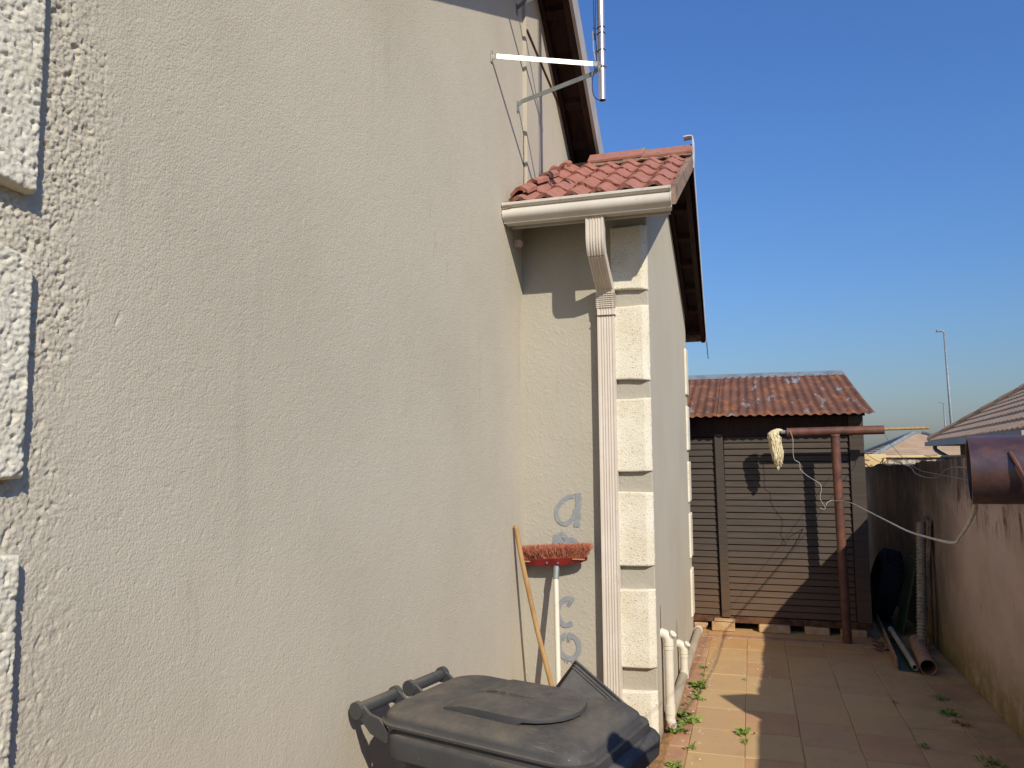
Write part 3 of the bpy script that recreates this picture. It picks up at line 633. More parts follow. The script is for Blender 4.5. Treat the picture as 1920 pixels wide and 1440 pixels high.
m = MB().hollow((XB+.036, 4.70, .085), (XB+.040, 7.16, .055), .031, .004, 20); smooth_by_angle(m.build('pipe_length', 'greypvc', dr), 40)
m = MB().hollow((XB+.040, 7.13, .056), (XB+.040, 7.17, .055), .036, .006, 20); m.build('socket', 'pvc', dr)
m = MB(); m.tube([(XB+.039, 6.2, .067), (XB+.039, 6.23, .067)], .0345, 18); m.build('coupling', 'greypvc', dr)
# rusty run marks where the pipes leave the wall
for y, z, l in ((4.66, .62, .16), (5.62, .34, .16)):
    m = MB(); q = .016; m.loft([[(XB+.0015, y-q*a, z-.05+l*h), (XB+.003, y, z-.05+l*h), (XB+.0015, y+q*a, z-.05+l*h)] for h, a in ((0, 1), (.25, .9), (.5, .55), (.8, .3), (1, .08))], caps=False, closed=False); m.build('filler_patch', 'brown_timber', house)

# ================================================================== antenna mast on wall brackets
mast = thing('antenna_mast', 'shiny metal mast tube on galvanised wall brackets under the gable', 'mast', (XA, 3.854, 3.79))
def mp(p): return (p[0]-XA, p[1]-3.854, p[2]-3.79)
MX, MY = -.735, 4.165
m = MB().hollow(mp((MX, MY, 3.595)), mp((MX, MY, 5.9)), .0205, .002, 24); smooth_by_angle(m.build('tube', 'alu', mast), 40)
m = MB(); m.tube([mp((MX, MY, 3.599)), mp((MX, MY, 3.603))], .0187, 20); m.build('end_plug', 'black', mast)
def flat_bar(pts, hw, th, name, mat, sides):
    P = [Vector(mp(p)) for p in pts]; L = []
    for i, p in enumerate(P):
        t = (P[min(i+1, len(P)-1)]-P[max(i-1, 0)]).normalized(); up = Vector(sides); up = (up-t*up.dot(t)).normalized(); nn = t.cross(up)
        L.append([p+up*hw+nn*th, p+up*hw-nn*th, p-up*hw-nn*th, p-up*hw+nn*th])
    m = MB(); m.loft(L); return m.build(name, mat, mast, bevel=.0015, seg=1)
for dz in (0, .62):
    tip = (MX-.045, MY-.032, 3.80+dz)
    flat_bar([(XA+.004, 3.868, 3.79+dz), (XA+.03, 3.868, 3.79+dz), (XA+.25, 3.99, 3.795+dz), tip, (MX-.018, MY-.030, 3.797+dz), (MX-.006, MY-.034, 3.785+dz), (MX-.006, MY-.03, 3.765+dz)], .0145, .0016, 'arm', 'galv', (0, 0, 1))
    flat_bar([(XA+.004, 3.862, 3.825+dz), (XA+.004, 3.862, 3.755+dz)], .014, .002, 'wall_plate', 'galv', (0, 1, 0))
    flat_bar([(XA+.005, 4.362, 3.735+dz), (XA+.03, 4.358, 3.752+dz), (-.80, 4.20, 3.775+dz), (-.762, 4.185, 3.79+dz)], .0145, .0016, 'strut', 'galv2', (0, 0, 1))
    flat_bar([(XA+.004, 4.362, 3.76+dz), (XA+.004, 4.362, 3.69+dz)], .012, .002, 'wall_plate', 'galv2', (0, 1, 0))
    m = MB(); m.tube([mp((MX+.026*math.cos(a), MY+.026*math.sin(a), 3.79+dz+.004*math.sin(a))) for a in [k*PI/9-PI*.9 for k in range(17)]], .0028, 6); m.build('clamp', 'galv2', mast)
for z in (3.985, 3.885, 4.02):
    m = MB(); m.tube([mp((MX+.0225*math.cos(a), MY+.0225*math.sin(a), z+.003*math.cos(a))) for a in [k*PI/8 for k in range(17)]], .002, 5); m.tube([mp((MX-.022, MY-.004, z)), mp((MX-.045, MY-.012, z-.006+random.uniform(-.004, .008)))], .0018, 5); m.build('cable_tie', 'black', mast)
m = MB(); m.tube(spline([mp(p) for p in ((MX-.024, MY-.012, 5.2), (MX-.026, MY-.012, 4.3), (MX-.030, MY-.016, 4.0), (MX-.026, MY-.014, 3.88), (MX-.034, MY-.02, 3.79), (MX-.052, MY-.022, 3.70), (MX-.048, MY-.02, 3.63), (MX-.03, MY-.012, 3.602), (MX-.008, MY, 3.597))], 8), .0028, 6); m.build('cable', 'black', mast)
m = MB(); m.tube(spline([mp(p) for p in ((MX-.036, MY-.016, 5.2), (MX-.037, MY-.018, 4.05), (MX-.030, MY-.018, 3.98), (MX-.027, MY-.018, 3.90), (MX-.028, MY-.02, 3.80))], 8), .0026, 6); m.build('cable', 'black', mast)
m = MB(); m.tube([mp((MX-.045, MY-.018, 4.0)), mp((MX-.043, MY-.018, 3.90)), mp((MX-.032, MY-.018, 3.82))], .0025, 6); m.build('cable', 'wirew', mast)

# ================================================================== boundary wall on the right
bw = thing('boundary_wall', 'stained plaster boundary wall in shade along the right side', 'wall', (XR, 5, 0))
def btop(y): return 1.565-.029*(y-5.6)-.045*sst(6.0-np.asarray(y, float), 0, .8)+.012*np.sin(y*2.1)+.01*np.sin(y*5.3)
ys = np.arange(2.5, 11.3, .016); ss = np.linspace(0, 1, 110)
Y, S_ = np.meshgrid(ys, ss, indexing='ij'); Z = S_*btop(Y); Z[:, -1] += .012*(vn(ys/.05, ys*0, 61)-.5)
d = .006*(vn(Y/.09, Z/.09, 62)-.5)+.010*(vn(Y/.6, Z/.6, 63)-.5)+.002*(vn(Y/.02, Z/.02, 64)-.5)
foot = sst(.16-Z, 0, .16); d -= .018*foot*vn(Y/.12, Z/.1, 65)
P = np.stack([0-(-d), Y-5, Z], -1).reshape(-1, 3)
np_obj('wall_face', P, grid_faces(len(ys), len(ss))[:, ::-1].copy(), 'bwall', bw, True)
m = MB(); L = []
for y in np.arange(-3.5, 11.31, .1):
    t = float(btop(y))-.004; L.append([(.012, y-5, -.9), (.012, y-5, t), (.14, y-5, t+.004), (.14, y-5, -.9)])
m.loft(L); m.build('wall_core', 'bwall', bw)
m = MB(); m.box(-.008, .012, -8.5, -2.5, -.05, 1.6); m.build('wall_face', 'bwall', bw)
m = MB(); m.box(-.02, .17, -1.68, -1.29, 1.55, 1.64); pk = (.03, -1.66, 1.90)
b4 = [(-.02, -1.70, 1.64), (.17, -1.70, 1.64), (.17, -1.28, 1.64), (-.02, -1.28, 1.64)]; m.add(b4+[pk], [(0, 1, 4), (1, 2, 4), (2, 3, 4), (3, 0, 4)]); m.build('shadow_wedge', 'concrete', bw)  # unseen wedge on the wall top, shaped to cast the notched shadow on the paving

# ================================================================== shed
YS = 7.50
shed = thing('shed', 'dark timber slatted shed with rusty corrugated roof at the end of the yard', 'shed', (.1, YS, 0))
so_ = lambda p: (p[0]-.1, p[1]-YS, p[2])
def sbox(x0, x1, y0, y1, z0, z1, name, mat, bevel=.003): m = MB().box(x0-.1, x1-.1, y0-YS, y1-YS, z0, z1); return m.build(name, mat, shed, bevel=bevel, seg=1)
sbox(-1.2, .945, YS+.05, YS+.07, .08, 1.95, 'dark_backing', 'rubber', 0)  # near-black sheet added behind the slats to deepen shade in the gaps
sbox(.925, .955, YS+.01, 10.9, .08, 1.93, 'side_wall', 'slat')
sbox(-1.2, -1.17, YS+.01, 10.9, .08, 1.93, 'side_wall', 'slat')
sbox(-1.2, .955, 10.9, 10.95, .08, 1.93, 'back_wall', 'slat')
sbox(-1.2, .955, YS-.012, YS+.03, .062, .118, 'bottom_rail', 'brown_timber')
sbox(-1.2, .955, YS-.006, YS+.04, 1.755, 1.93, 'top_board', 'dark_timber')  # darker timber than the slats: eave shadow deepened in the colour
# stile, corner panel
m = MB(); m.hexa([so_((-.308, YS-.03, .112)), so_((-.232, YS-.03, .112)), so_((-.232, YS+.0, .112)), so_((-.308, YS+.0, .112))], [so_((-.328, YS-.03, 1.78)), so_((-.252, YS-.03, 1.78)), so_((-.252, YS, 1.78)), so_((-.328, YS, 1.78))]); m.build('stile', 'slat', shed, bevel=.003, seg=1)
sbox(.835, .955, YS-.02, YS+.02, .12, 1.93, 'corner_panel', 'slat'); sbox(.828, .836, YS-.008, YS+.02, .12, 1.755, 'corner_bead', 'dark_timber')
def slat(x0, x1, z):
    ln = x1-x0; m = MB(); a = .22
    m.box(-ln/2, ln/2, -.007, .007, -.0262, .0262, Matrix.Rotation(-a, 4, 'X')); o = m.build('slat', 'slat', shed, bevel=.0015, seg=1)
    o.location = so_(((x0+x1)/2, YS+.008+random.uniform(-.002, .002), z+random.uniform(-.0015, .0015))); o.rotation_euler = (random.uniform(-.03, .03), random.uniform(-.0015, .0015), 0)
z = .150
while z < 1.75: slat(-1.16, -.322, z); slat(-.245, .828, z+.003); z += .0582
# corrugated sheets
def sheet(x0, x1, lift, tw, name='roof_sheet'):
    nx = int((x1-x0)/.0095); ny = 14; v = []
    for lay in (0, 1):
        for j in range(ny):
            t = j/(ny-1); y = 7.262+2.04*t+tw
            for i in range(nx+1):
                x = x0+(x1-x0)*i/nx; sag = -.012*math.sin(t*PI)
                v.append(so_((x-.02*t, y, 1.935+lift+.272*(y-7.262)+sag+.007*math.cos(2*PI*x/.078)-(.0016 if lay else 0))))
    n = nx+1; f = []; N = n*ny
    for j in range(ny-1):
        for i in range(nx): a = j*n+i; f.append((a, a+1, a+n+1, a+n)); a += N; f.append((a, a+n, a+n+1, a+1))
    for i in range(nx): f.append((i, N+i, N+i+1, i+1))
    for j in range(ny-1): a = j*n; f.append((a, a+n, N+a+n, N+a)); a += nx; f.append((a, N+a, N+a+n, a+n))
    m = MB(); m.v = v; m.f = f; o = m.build(name, 'rust', shed, True); return o
sheet(-1.28, -.86, .002, 0); sheet(-.90, -.26, 0, .004); sheet(-.292, .33, .006, -.006); sheet(.296, 1.03, .002, .002)
m = MB(); m.hexa([so_((-1.28, 9.30, 2.46)), so_((1.0, 9.30, 2.46)), so_((1.0, 11.2, 1.97)), so_((-1.28, 11.2, 1.97))], [so_((-1.28, 9.30, 2.475)), so_((1.0, 9.30, 2.475)), so_((1.0, 11.2, 1.985)), so_((-1.28, 11.2, 1.985))]); m.build('back_slope', 'rust', shed)
m = MB(); m.loft([[so_(p) for p in ((x, 9.16, 2.455), (x, 9.30, 2.515), (x, 9.44, 2.46), (x, 9.44, 2.455), (x, 9.30, 2.505), (x, 9.16, 2.45))] for x in (-1.28, 1.0)]); m.build('ridge_cap', 'ridgecap', shed)
for y in (7.55, 8.4, 9.2):
    m = MB().box(-1.34, .88, y-YS-.02, y-YS+.02, 1.935+.272*(y-7.262)-.085, 1.935+.272*(y-7.262)-.022); m.build('purlin', 'dark_timber', shed)
m = MB(); m.loft([[so_((x, y, z)) for y, z in ((YS+.02, 1.9), (9.3, 1.9), (9.3, 2.44), (YS+.02, 1.955))] for x in (.93, .95)]); m.build('gable_panel', 'slat', shed)
# bricks carrying the shed
for k, (x0, x1, h, yy, lab) in enumerate(((-.395, -.200, .082, 7.40, 'chipped cement brick standing proud under the shed, leftmost one'), (.008, .272, .066, 7.44, 'long pale block under the shed, half in sun'), (.40, .60, .064, 7.45, 'block under the shed, just inside the shadow'), (.69, .90, .062, 7.45, 'block under the shed behind the rusty pole'), (-.56, -.44, .05, 7.48, 'low brick under the shed beside the house corner'))):
    m = MB(); j = lambda: random.uniform(-.006, .006)
    m.hexa([(x0+j(), yy+j(), 0), (x1+j(), yy+j(), 0), (x1+j(), yy+.11, 0), (x0+j(), yy+.11, 0)], [(x0+j(), yy+j(), h+j()), (x1+j(), yy+j(), h+j()), (x1+j(), yy+.11, h+j()), (x0+j(), yy+.11, h+j())])
    o = m.build('support_brick', 'block', None, bevel=.008); tag(o, lab, 'brick', 'bricks under the shed')
    if k == 0:
        m2 = MB().box(x0+.02, x1+.008, yy-.004, yy+.10, h+.004, h+.018); m2.build('top_piece', 'block', o, bevel=.004)

# ================================================================== clothes-line poles
YT = 7.235
tp = thing('clothes_pole', 'rusty brown T-shaped steel pole standing in front of the shed', 'pole', (.71, YT, 0))
m = MB(); m.tube([(.012, 0, -.05), (-.004, 0, 1.0), (-.014, 0, 1.76)], .0375, 22); smooth_by_angle(m.build('post', 'brownpipe', tp), 40)
m = MB().hollow((-.408, 0, 1.782), (.374, 0, 1.792), .0375, .004, 24); smooth_by_angle(m.build('crossbar', 'brownpipe', tp), 40)
m = MB(); m.tube([(-.014+.04*math.cos(a), .04*math.sin(a), 1.752+.012*math.cos(2*a)) for a in [k*PI/8 for k in range(17)]], .006, 6); m.build('weld', 'brownpipe', tp)
np_ = thing('clothes_pole', 'thick maroon steel crossbar close to the camera at the right edge', 'pole', (.754, 1.325, 0), math.radians(-10))
m = MB().hollow((-.43, 0, 1.587), (.43, .0, 1.600), .0535, .005, 40); smooth_by_angle(m.build('crossbar', 'nearpipe', np_), 40)
m = MB(); m.tube([(0, 0, -.05), (0, 0, 1.56)], .0535, 28); smooth_by_angle(m.build('post', 'nearpipe', np_), 40)
m = MB(); m.tube(spline([(-.378, -.046, 1.615), (-.372, -.058, 1.60), (-.366, -.060, 1.585), (-.35, -.052, 1.55), (-.345, -.046, 1.535)], 6), .0032, 8); m.build('wire_hook', 'brownpipe', np_)
# washing lines and loose wire
def wire(pts, r, mat, lab, n=6):
    m = MB(); m.tube(spline(pts, n), r, 6); o = m.build('wire', mat, None, True); tag(o, lab, 'wire', 'washing-line wires'); return o
wire([(.66, 7.195, 1.19), (.74, 6.9, 1.201), (.77, 6.2, 1.191), (.762, 5.2, 1.197), (.708, 4.2, 1.229), (.625, 3.3, 1.29), (.515, 2.4, 1.366), (.448, 2.0, 1.425), (.397, 1.7, 1.479), (.355, 1.48, 1.52), (.338, 1.41, 1.535)], .0042, 'wirew', 'pale slack washing line hanging between the two steel poles')
wire([(.33, 7.19, 1.79), (.349, 7.19, 1.72), (.347, 7.19, 1.598), (.358, 7.19, 1.542), (.396, 7.19, 1.514), (.402, 7.18, 1.459), (.458, 7.15, 1.4), (.539, 7.12, 1.347), (.557, 7.1, 1.303), (.545, 7.1, 1.213), (.58, 7.1, 1.146), (.571, 7.1, 1.124), (.538, 7.1, 1.137)], .0022, 'wirew', 'thin kinked wire dangling from the left end of the far crossbar')
wire([(.59, 7.12, 1.15), (.60, 7.12, 1.18), (.637, 7.14, 1.196), (.66, 7.195, 1.19)], .003, 'wirew', 'short curled wire tail tied to the far pole')
wire([(1.078, 7.20, 1.80), (1.092, 7.2, 1.736), (1.087, 7.0, 1.68), (1.085, 6.5, 1.574), (1.066, 6.0, 1.51), (1.05, 5.6, 1.483), (1.015, 5.2, 1.483), (.86, 3.6, 1.49), (.50, 1.42, 1.535)], .002, 'wire', 'thin grey wire running from the right end of the far crossbar')
wire([(.902, 7.2, 1.657), (.898, 7.0, 1.603), (.913, 6.6, 1.546), (.927, 6.2, 1.519), (.938, 6.0, 1.514), (.947, 5.9, 1.545), (.928, 5.9, 1.56), (.934, 5.7, 1.534), (.915, 5.2, 1.515), (.885, 4.9, 1.488), (.84, 4.4, 1.48), (.815, 4.0, 1.493), (.741, 3.5, 1.537), (.665, 3.0, 1.559), (.46, 1.95, 1.578), (.40, 1.455, 1.58)], .002, 'wire', 'tangled wire with a small loop in front of the boundary wall')
# ---- mop pushed through the crossbar
mop = thing('mop', 'cream string mop with its stick pushed through the crossbar', 'mop', (.262, YT, 1.785))
m = MB(); m.tube([(.0, 0, -.002), (.82, 0, .012), (1.165, 0, .018)], .0125, 12); smooth_by_angle(m.build('handle', 'wood', mop), 40)
m = MB(); rr = random.Random(5)
for k in range(170):
    a = rr.uniform(0, 2*PI); q = math.sqrt(rr.random()); ex = -.035+.052*q*math.cos(a); ey = .045*q*math.sin(a); ln = rr.uniform(.26, .38)*(1-.25*q)
    top = rr.uniform(-.02, .02); P = [(.02, 0, top*.3), (-.02+ex*.3, ey*.3, .022+top*.3), (-.045+ex*.9, ey*1.0, -.03+top)]
    for s in (.3, .5, .7, .85, 1): P.append((-.038+ex*(1.05-.25*s)+rr.uniform(-.007, .007)+.028*s, ey*(1.2-.4*s)+rr.uniform(-.007, .007), -ln*s+.02))
    m.tube(spline(P, 2), .0042, 5)
m.build('strands', 'cotton', mop, True)
m = MB(); m.tube([(-.01, 0, 0), (.045, 0, .0)], .017, 12); m.build('clamp', 'galv2', mop)

# ================================================================== wheelie bin
BP = (-.765, 2.475, 0); BR = math.radians(-13.5)
bin_ = thing('wheelie_bin', 'dusty black wheeled refuse bin standing against the big wall', 'bin', BP, BR); bin_.scale = (.965, .97, 1)
LZ = lambda x: .768-.018*x                                  # slope of the rim, hinge side higher
def rr_loop(x0, x1, hy0, hy1, r, zf, n=7):
    """rounded rectangle from x0 (hinge, half width hy0) to x1 (front, half width hy1)"""
    out = []
    for cx, cy, a0, hy in ((x1-r, 1, 0, hy1), (x0+r, 1, PI/2, hy0), (x0+r, -1, PI, hy0), (x1-r, -1, 1.5*PI, hy1)):
        for k in range(n):
            a = a0+PI/2*k/(n-1); out.append((cx+r*math.cos(a), cy*(hy-r)+r*math.sin(a)))
    return [Vector((x, y, zf(x))) for x, y in out]
# body
m = MB(); st = ((0.05, -.24, .20, .19, .7), (.30, -.27, .27, .215, .75), (.58, -.30, .345, .24, .8), (.655, -.305, .36, .247, .8))
m.loft([rr_loop(a, b_, h, h, .06, lambda x, z=z: z*(LZ(x)/.742)) for z, a, b_, h, _ in st]); smooth_by_angle(m.build('body', 'bin', bin_), 35)
m = MB()
ringsr = [rr_loop(-.325, .405, .258, .258, .07, lambda x: LZ(x)-.105), rr_loop(-.345, .432, .272, .272, .075, lambda x: LZ(x)-.10), rr_loop(-.350, .436, .275, .275, .075, lambda x: LZ(x)-.05), rr_loop(-.345, .428, .270, .270, .075, lambda x: LZ(x)-.038), rr_loop(-.335, .405, .262, .262, .07, lambda x: LZ(x)-.03), rr_loop(-.335, .400, .260, .260, .07, lambda x: LZ(x)-.005), rr_loop(-.31, .37, .23, .23, .06, lambda x: LZ(x)-.004), rr_loop(-.31, .37, .23, .23, .06, lambda x: LZ(x)-.10)]
m.loft(ringsr); smooth_by_angle(m.build('rim', 'bin', bin_), 35)
# lid
lid = MB(); dz = lambda h: (lambda x: LZ(x)+h)
lid.loft([rr_loop(-.375, .372, .268, .262, .09, dz(-.012)), rr_loop(-.386, .384, .278, .272, .097, dz(-.008)), rr_loop(-.386, .384, .278, .272, .097, dz(-.001)), rr_loop(-.379, .377, .271, .265, .095, dz(.003)), rr_loop(-.378, .375, .270, .264, .095, dz(.014)), rr_loop(-.366, .360, .258, .252, .10, dz(.028)), rr_loop(-.345, .335, .238, .232, .10, dz(.036)), rr_loop(-.30, .29, .20, .19, .10, dz(.041)), rr_loop(-.2, .2, .12, .11, .09, dz(.044)), rr_loop(-.05, .05, .03, .03, .02, dz(.045))])
lo = lid.build('lid', 'bin', bin_); smooth_by_angle(lo, 60)
# raised panel with its tongue-shaped lip
def pad_loop(k, h):
    pts = [(-.17, -.165*k), (-.095, -.168*k), (0, -.170*k), (.085, -.172*k)]
    for t in range(1, 12): a = -PI/2+PI*t/12; pts.append((.085+.165*k*math.cos(a)*1.02, .172*k*math.sin(a)))
    pts += [(.085, .172*k), (0, .170*k), (-.095, .168*k), (-.17, .165*k)]
    return [Vector((x*1.0, y, LZ(x)+(lambda t, hh: (.040+h*.12)*(1-t)+hh*t)(min(1, max(0, (x+.17)/.075)), max(h, .052) if x > .10 else h))) for x, y in pts]
m = MB(); m.loft([pad_loop(1.0, .030), pad_loop(1.0, .060), pad_loop(.988, .0645), pad_loop(.95, .066), pad_loop(.6, .067), pad_loop(.1, .067)]); smooth_by_angle(m.build('raised_panel', 'bin', lo), 50)
m = MB(); nn = 20
L = []
for t in range(nn+1):
    a = -1.35+2.7*t/nn; L.append([(.055+.19*math.cos(a), .185*math.sin(a), LZ(.2)+.078), (.085+.20*math.cos(a), .205*math.sin(a), LZ(.25)+.052), (.085+.22*math.cos(a), .222*math.sin(a), LZ(.27)+.045)])
# handles: two bars on brackets at the hinge side
def hbar(y0, y1):
    h = bpy.data.objects.new('handle', None); COL.objects.link(h); h.parent = bin_
    z = .792; x = -.455
    m = MB(); m.tube([(x, y0, z), (x, y1, z)], .0205, 16); smooth_by_angle(m.build('grip', 'bin', h), 40)
    for yy in (y0, y1):
        m = MB(); sgn = 1 if yy == y0 else -1
        prof = [(x-.006, z+.024), (x+.02, z+.018), (-.40, z-.005), (-.36, z-.012), (-.33, z-.04), (-.33, z-.085), (-.40, z-.065), (x+.01, z-.026), (x-.016, z-.018), (x-.024, z+.002), (x-.018, z+.018)]
        m.loft([[(px, yy, pz) for px, pz in prof], [(px, yy+.012*sgn, pz) for px, pz in prof]]); m.build('bracket', 'bin', h, bevel=.002, seg=1)
        m = MB(); m.tube([(x, yy-.010, z), (x, yy+.010, z)], .0275, 16); m.build('collar', 'bin', h)
hbar(-.262, -.062); hbar(.02, .222)
for s in (-1, 1):
    wv = bpy.data.objects.new('wheel', None); COL.objects.link(wv); wv.parent = bin_
    m = MB(); m.tube([(-.25, s*.205, .10), (-.25, s*.25, .10)], .10, 24); m.build('tyre', 'rubber', wv, bevel=.012)
    m = MB(); m.tube([(-.25, s*.249, .10), (-.25, s*.254, .10)], .05, 16); m.build('hub', 'galv2', wv)
m = MB(); m.tube([(-.25, -.2, .10), (-.25, .2, .10)], .011, 10); m.build('axle', 'galv2', bin_)
m = MB().box(.10, .19, -.15, .15, 0, .055); m.build('foot', 'bin', bin_, bevel=.01)

# ================================================================== broom, stick, tub
br = thing('broom', 'upside-down broom with faded red bristles and white handle against the wing wall', 'broom', (-1.086, 4.35, 0))
def bl(p): return (p[0]+1.086, p[1]-4.35, p[2])
m = MB(); m.tube([bl((-1.002, 4.06, .0)), bl((-1.049, 4.22, .52)), bl((-1.085, 4.345, .925))], .0145, 14); smooth_by_angle(m.build('handle', 'whitestick', br), 40)
m = MB(); m.tube([bl((-1.085, 4.340, .905)), bl((-1.085, 4.362, .985))], .0175, 12); m.build('socket', 'galv2', br)
m = MB(); sec = []
for i in range(11):
    t = i/10; x = -1.308+.40*t; th = .022+.022*math.sin(PI*t)**.7; zc = 1.020+.018*(t-.5)*1.6; hw = .026*(.75+.25*math.sin(PI*t)**.5)
    sec.append([bl((x, 4.362-hw, zc)), bl((x, 4.362+hw, zc)), bl((x, 4.362+hw*.7, zc-th)), bl((x, 4.362-hw*.7, zc-th))])
m.loft(sec); m.build('block', 'redblock', br, bevel=.003)
for xa, xb in ((-1.272, -1.235), (-.985, -.915)):
    m = MB().box(xa+1.086, xb+1.086, -.018, -.010, 1.0+(.018 if xa > -1.1 else -.004), 1.007+(.018 if xa > -1.1 else -.004)); m.build('edge_chip', 'wood', br)
for xx in (-1.135, -1.07):
    m = MB(); m.tube([bl((xx, 4.330, .995)), bl((xx, 4.342, .997))], .005, 8); m.build('screw', 'galv2', br)
m = MB(); rr = random.Random(11)
for k in range(4200):
    t = rr.random(); s = rr.uniform(-1, 1); x = -1.300+.385*t; y = 4.362+.022*s; zc = 1.018+.029*(t-.5); h = rr.uniform(.045, .085)*(1-.12*abs(s)); sp = rr.uniform(-.02, .02)+(t-.5)*.05
    lx, ly = sp, s*.024+rr.uniform(-.014, .014); wv = .0014
    a = rr.uniform(0, PI); ux, uy = wv*math.cos(a), wv*math.sin(a)
    q = [(x-ux, y-uy, zc), (x+ux, y+uy, zc), (x+ux+lx*.5+rr.uniform(-.005, .005), y+uy+ly*.6, zc+h*.6), (x-ux+lx*.5, y-uy+ly*.6, zc+h*.6)]
    q += [(x+ux+lx*1.1, y+uy+ly, zc+h), (x-ux+lx*1.1, y-uy+ly, zc+h)]
    m.add([bl(p) for p in q], [(0, 1, 2, 3), (3, 2, 4, 5)])
o = np_obj('bristles', m.v, m.f, 'bristle', br); tag(o, kind='stuff')
st = MB(); st.tube(spline([(-1.272, 4.188, 1.217), (-1.247, 4.192, 1.06), (-1.200, 4.195, .84), (-1.150, 4.198, .62), (-1.087, 4.2, .38), (-1.0, 4.205, .0)], 6), .0135, 12)
o = st.build('wooden_stick', 'wood', None, True); tag(o, 'bare wooden broomstick leaning in the corner left of the broom', 'stick')
tub = thing('plastic_tub', 'black ribbed plastic tub tipped on its corner behind the bin', 'tub', (-.83, 3.98, 0))
TM = Matrix.Translation((-.118, 0, .495)) @ Matrix.Rotation(math.radians(38), 4, 'Y') @ Matrix.Rotation(math.radians(-52), 4, 'X')
def tl(x0, x1, y0, y1, z): return [TM @ Vector(p) for p in ((x0, y0, z), (x1, y0, z), (x1, y1, z), (x0, y1, z))]
m = MB(); m.loft([tl(.0, .37, -.16, .16, 0), tl(.0, .37, -.16, .16, -.012), tl(.015, .355, -.145, .145, -.014), tl(.015, .355, -.145, .145, -.05), tl(.03, .34, -.13, .13, -.30)]); m.build('shell', 'bin', tub, bevel=.006)
for zz in (-.024, -.040): m = MB(); m.loft([tl(.008, .362, -.152, .152, zz), tl(.008, .362, -.152, .152, zz-.007)]); m.build('rib', 'bin', tub, bevel=.002)
for xx in (.12, .24): m = MB(); m.loft([[TM @ Vector(p) for p in ((xx, -.147, -.05), (xx+.012, -.147, -.05), (xx+.012, -.134, -.27), (xx, -.134, -.27))], [TM @ Vector(p) for p in ((xx, -.138, -.05), (xx+.012, -.138, -.05), (xx+.012, -.125, -.27), (xx, -.125, -.27))]]); m.build('rib', 'bin', tub)

# ================================================================== scrap along the boundary wall
ch = thing('metal_channel', 'green and white metal channel lying on the paving beside the shed', 'channel', (1.03, 7.4, 0))
A, B = Vector((.986, 6.43, .004)), Vector((1.115, 8.5, .004)); dd = (B-A).normalized(); nn_ = Vector((dd.y, -dd.x, 0))
def cpt(t, s, z): p = A.lerp(B, t)+nn_*s; return (p.x-1.03, p.y-7.4, z)
m = MB(); m.loft([[cpt(t, s, z) for s, z in ((0, .004), (.10, .004), (.10, .05), (.104, .05), (.104, .001), (-.003, .001), (-.003, .004))] for t in (0, 1)]); m.build('tray', 'greenmetal', ch)
m = MB(); m.loft([[cpt(t, s, z) for s, z in ((-.014, .0), (-.018, .075), (-.006, .08), (-.004, .0))] for t in (.02, .97)]); m.build('white_lip', 'pinkpipe', ch)
m = MB().hollow((1.102, 7.50, .075), (1.083, 6.375, .045), .021, .003, 18); m.hollow((1.102, 7.52, .0755), (1.1015, 7.48, .0742), .024, .004, 18); m.hollow((1.094, 6.98, .0615), (1.0935, 6.95, .0607), .0235, .003, 18)
o = m.build('grey_pipe', 'greypvc'); smooth_by_angle(o, 40); tag(o, 'thin grey plastic pipe lying inside the metal channel', 'pipe', 'loose pipes by the wall')
m = MB().hollow((1.235, 7.18, .056), (1.166, 6.36, .056), .056, .004, 28); o = m.build('drain_offcut', 'pinkpipe'); smooth_by_angle(o, 40); tag(o, 'wide dusty brown pipe offcut with open end facing the camera', 'pipe', 'loose pipes by the wall')
m = MB(); P0, P1 = Vector((1.24, 7.0, .03)), Vector((1.325, 7.22, 1.02)); path = []; rad = []
for k in range(150): path.append(P0.lerp(P1, k/149)); rad.append(.036 if k % 4 < 2 else .029)
m.tube(path, rad, 16); o = m.build('ribbed_hose', 'corr'); tag(o, 'grey ribbed drainage hose leaning against the boundary wall', 'hose')
for k, (ya, top, lab) in enumerate(((7.26, 1.06, 'weathered plank leaning on the wall, taller one behind the ribbed hose'), (7.12, 1.045, 'narrow plank leaning on the wall, nearest to the camera'))):
    m = MB(); yy = ya; m.hexa([(1.27, yy, 0), (1.30, yy, 0), (1.30, yy+.07, 0), (1.27, yy+.07, 0)], [(1.362, yy, top), (1.388, yy, top), (1.388, yy+.07, top), (1.362, yy+.07, top)]); o = m.build('plank', 'grey_timber', None, bevel=.003); tag(o, lab, 'plank', 'planks on the boundary wall')
ty = thing('tyre', 'old black tyre standing in the gap between shed and wall', 'tyre', (1.19, 8.35, .33), rot=(0, math.radians(14), 0))
m = MB(); L = []
for k in range(48):
    a = 2*PI*k/48; L.append([(x, r_*math.cos(a), r_*math.sin(a)) for x, r_ in ((-.085, .20), (-.10, .26), (-.085, .315), (-.03, .33), (.03, .33), (.085, .315), (.10, .26), (.085, .20), (.06, .215), (-.06, .215))])
L.append(L[0]); m.loft(L, caps=False); smooth_by_angle(m.build('casing', 'rubber', ty), 50)
m = MB()
for k in range(40):
    a = 2*PI*k/40; m.box(-.07, .07, -.012, .012, .326, .338, Matrix.Rotation(a, 4, 'X'))
o = m.build('tread', 'rubber', ty); tag(o, kind='stuff')
m = MB(); m.hexa([(1.20, 7.62, 0), (1.215, 7.62, 0), (1.215, 7.92, 0), (1.20, 7.92, 0)], [(1.345, 7.62, .66), (1.36, 7.62, .66), (1.36, 7.92, .66), (1.345, 7.92, .66)]); o = m.build('board', 'greenmetal', None, bevel=.003); tag(o, 'dark green board leaning on the wall between tyre and hose', 'board')
m = MB(); rr = random.Random(3)
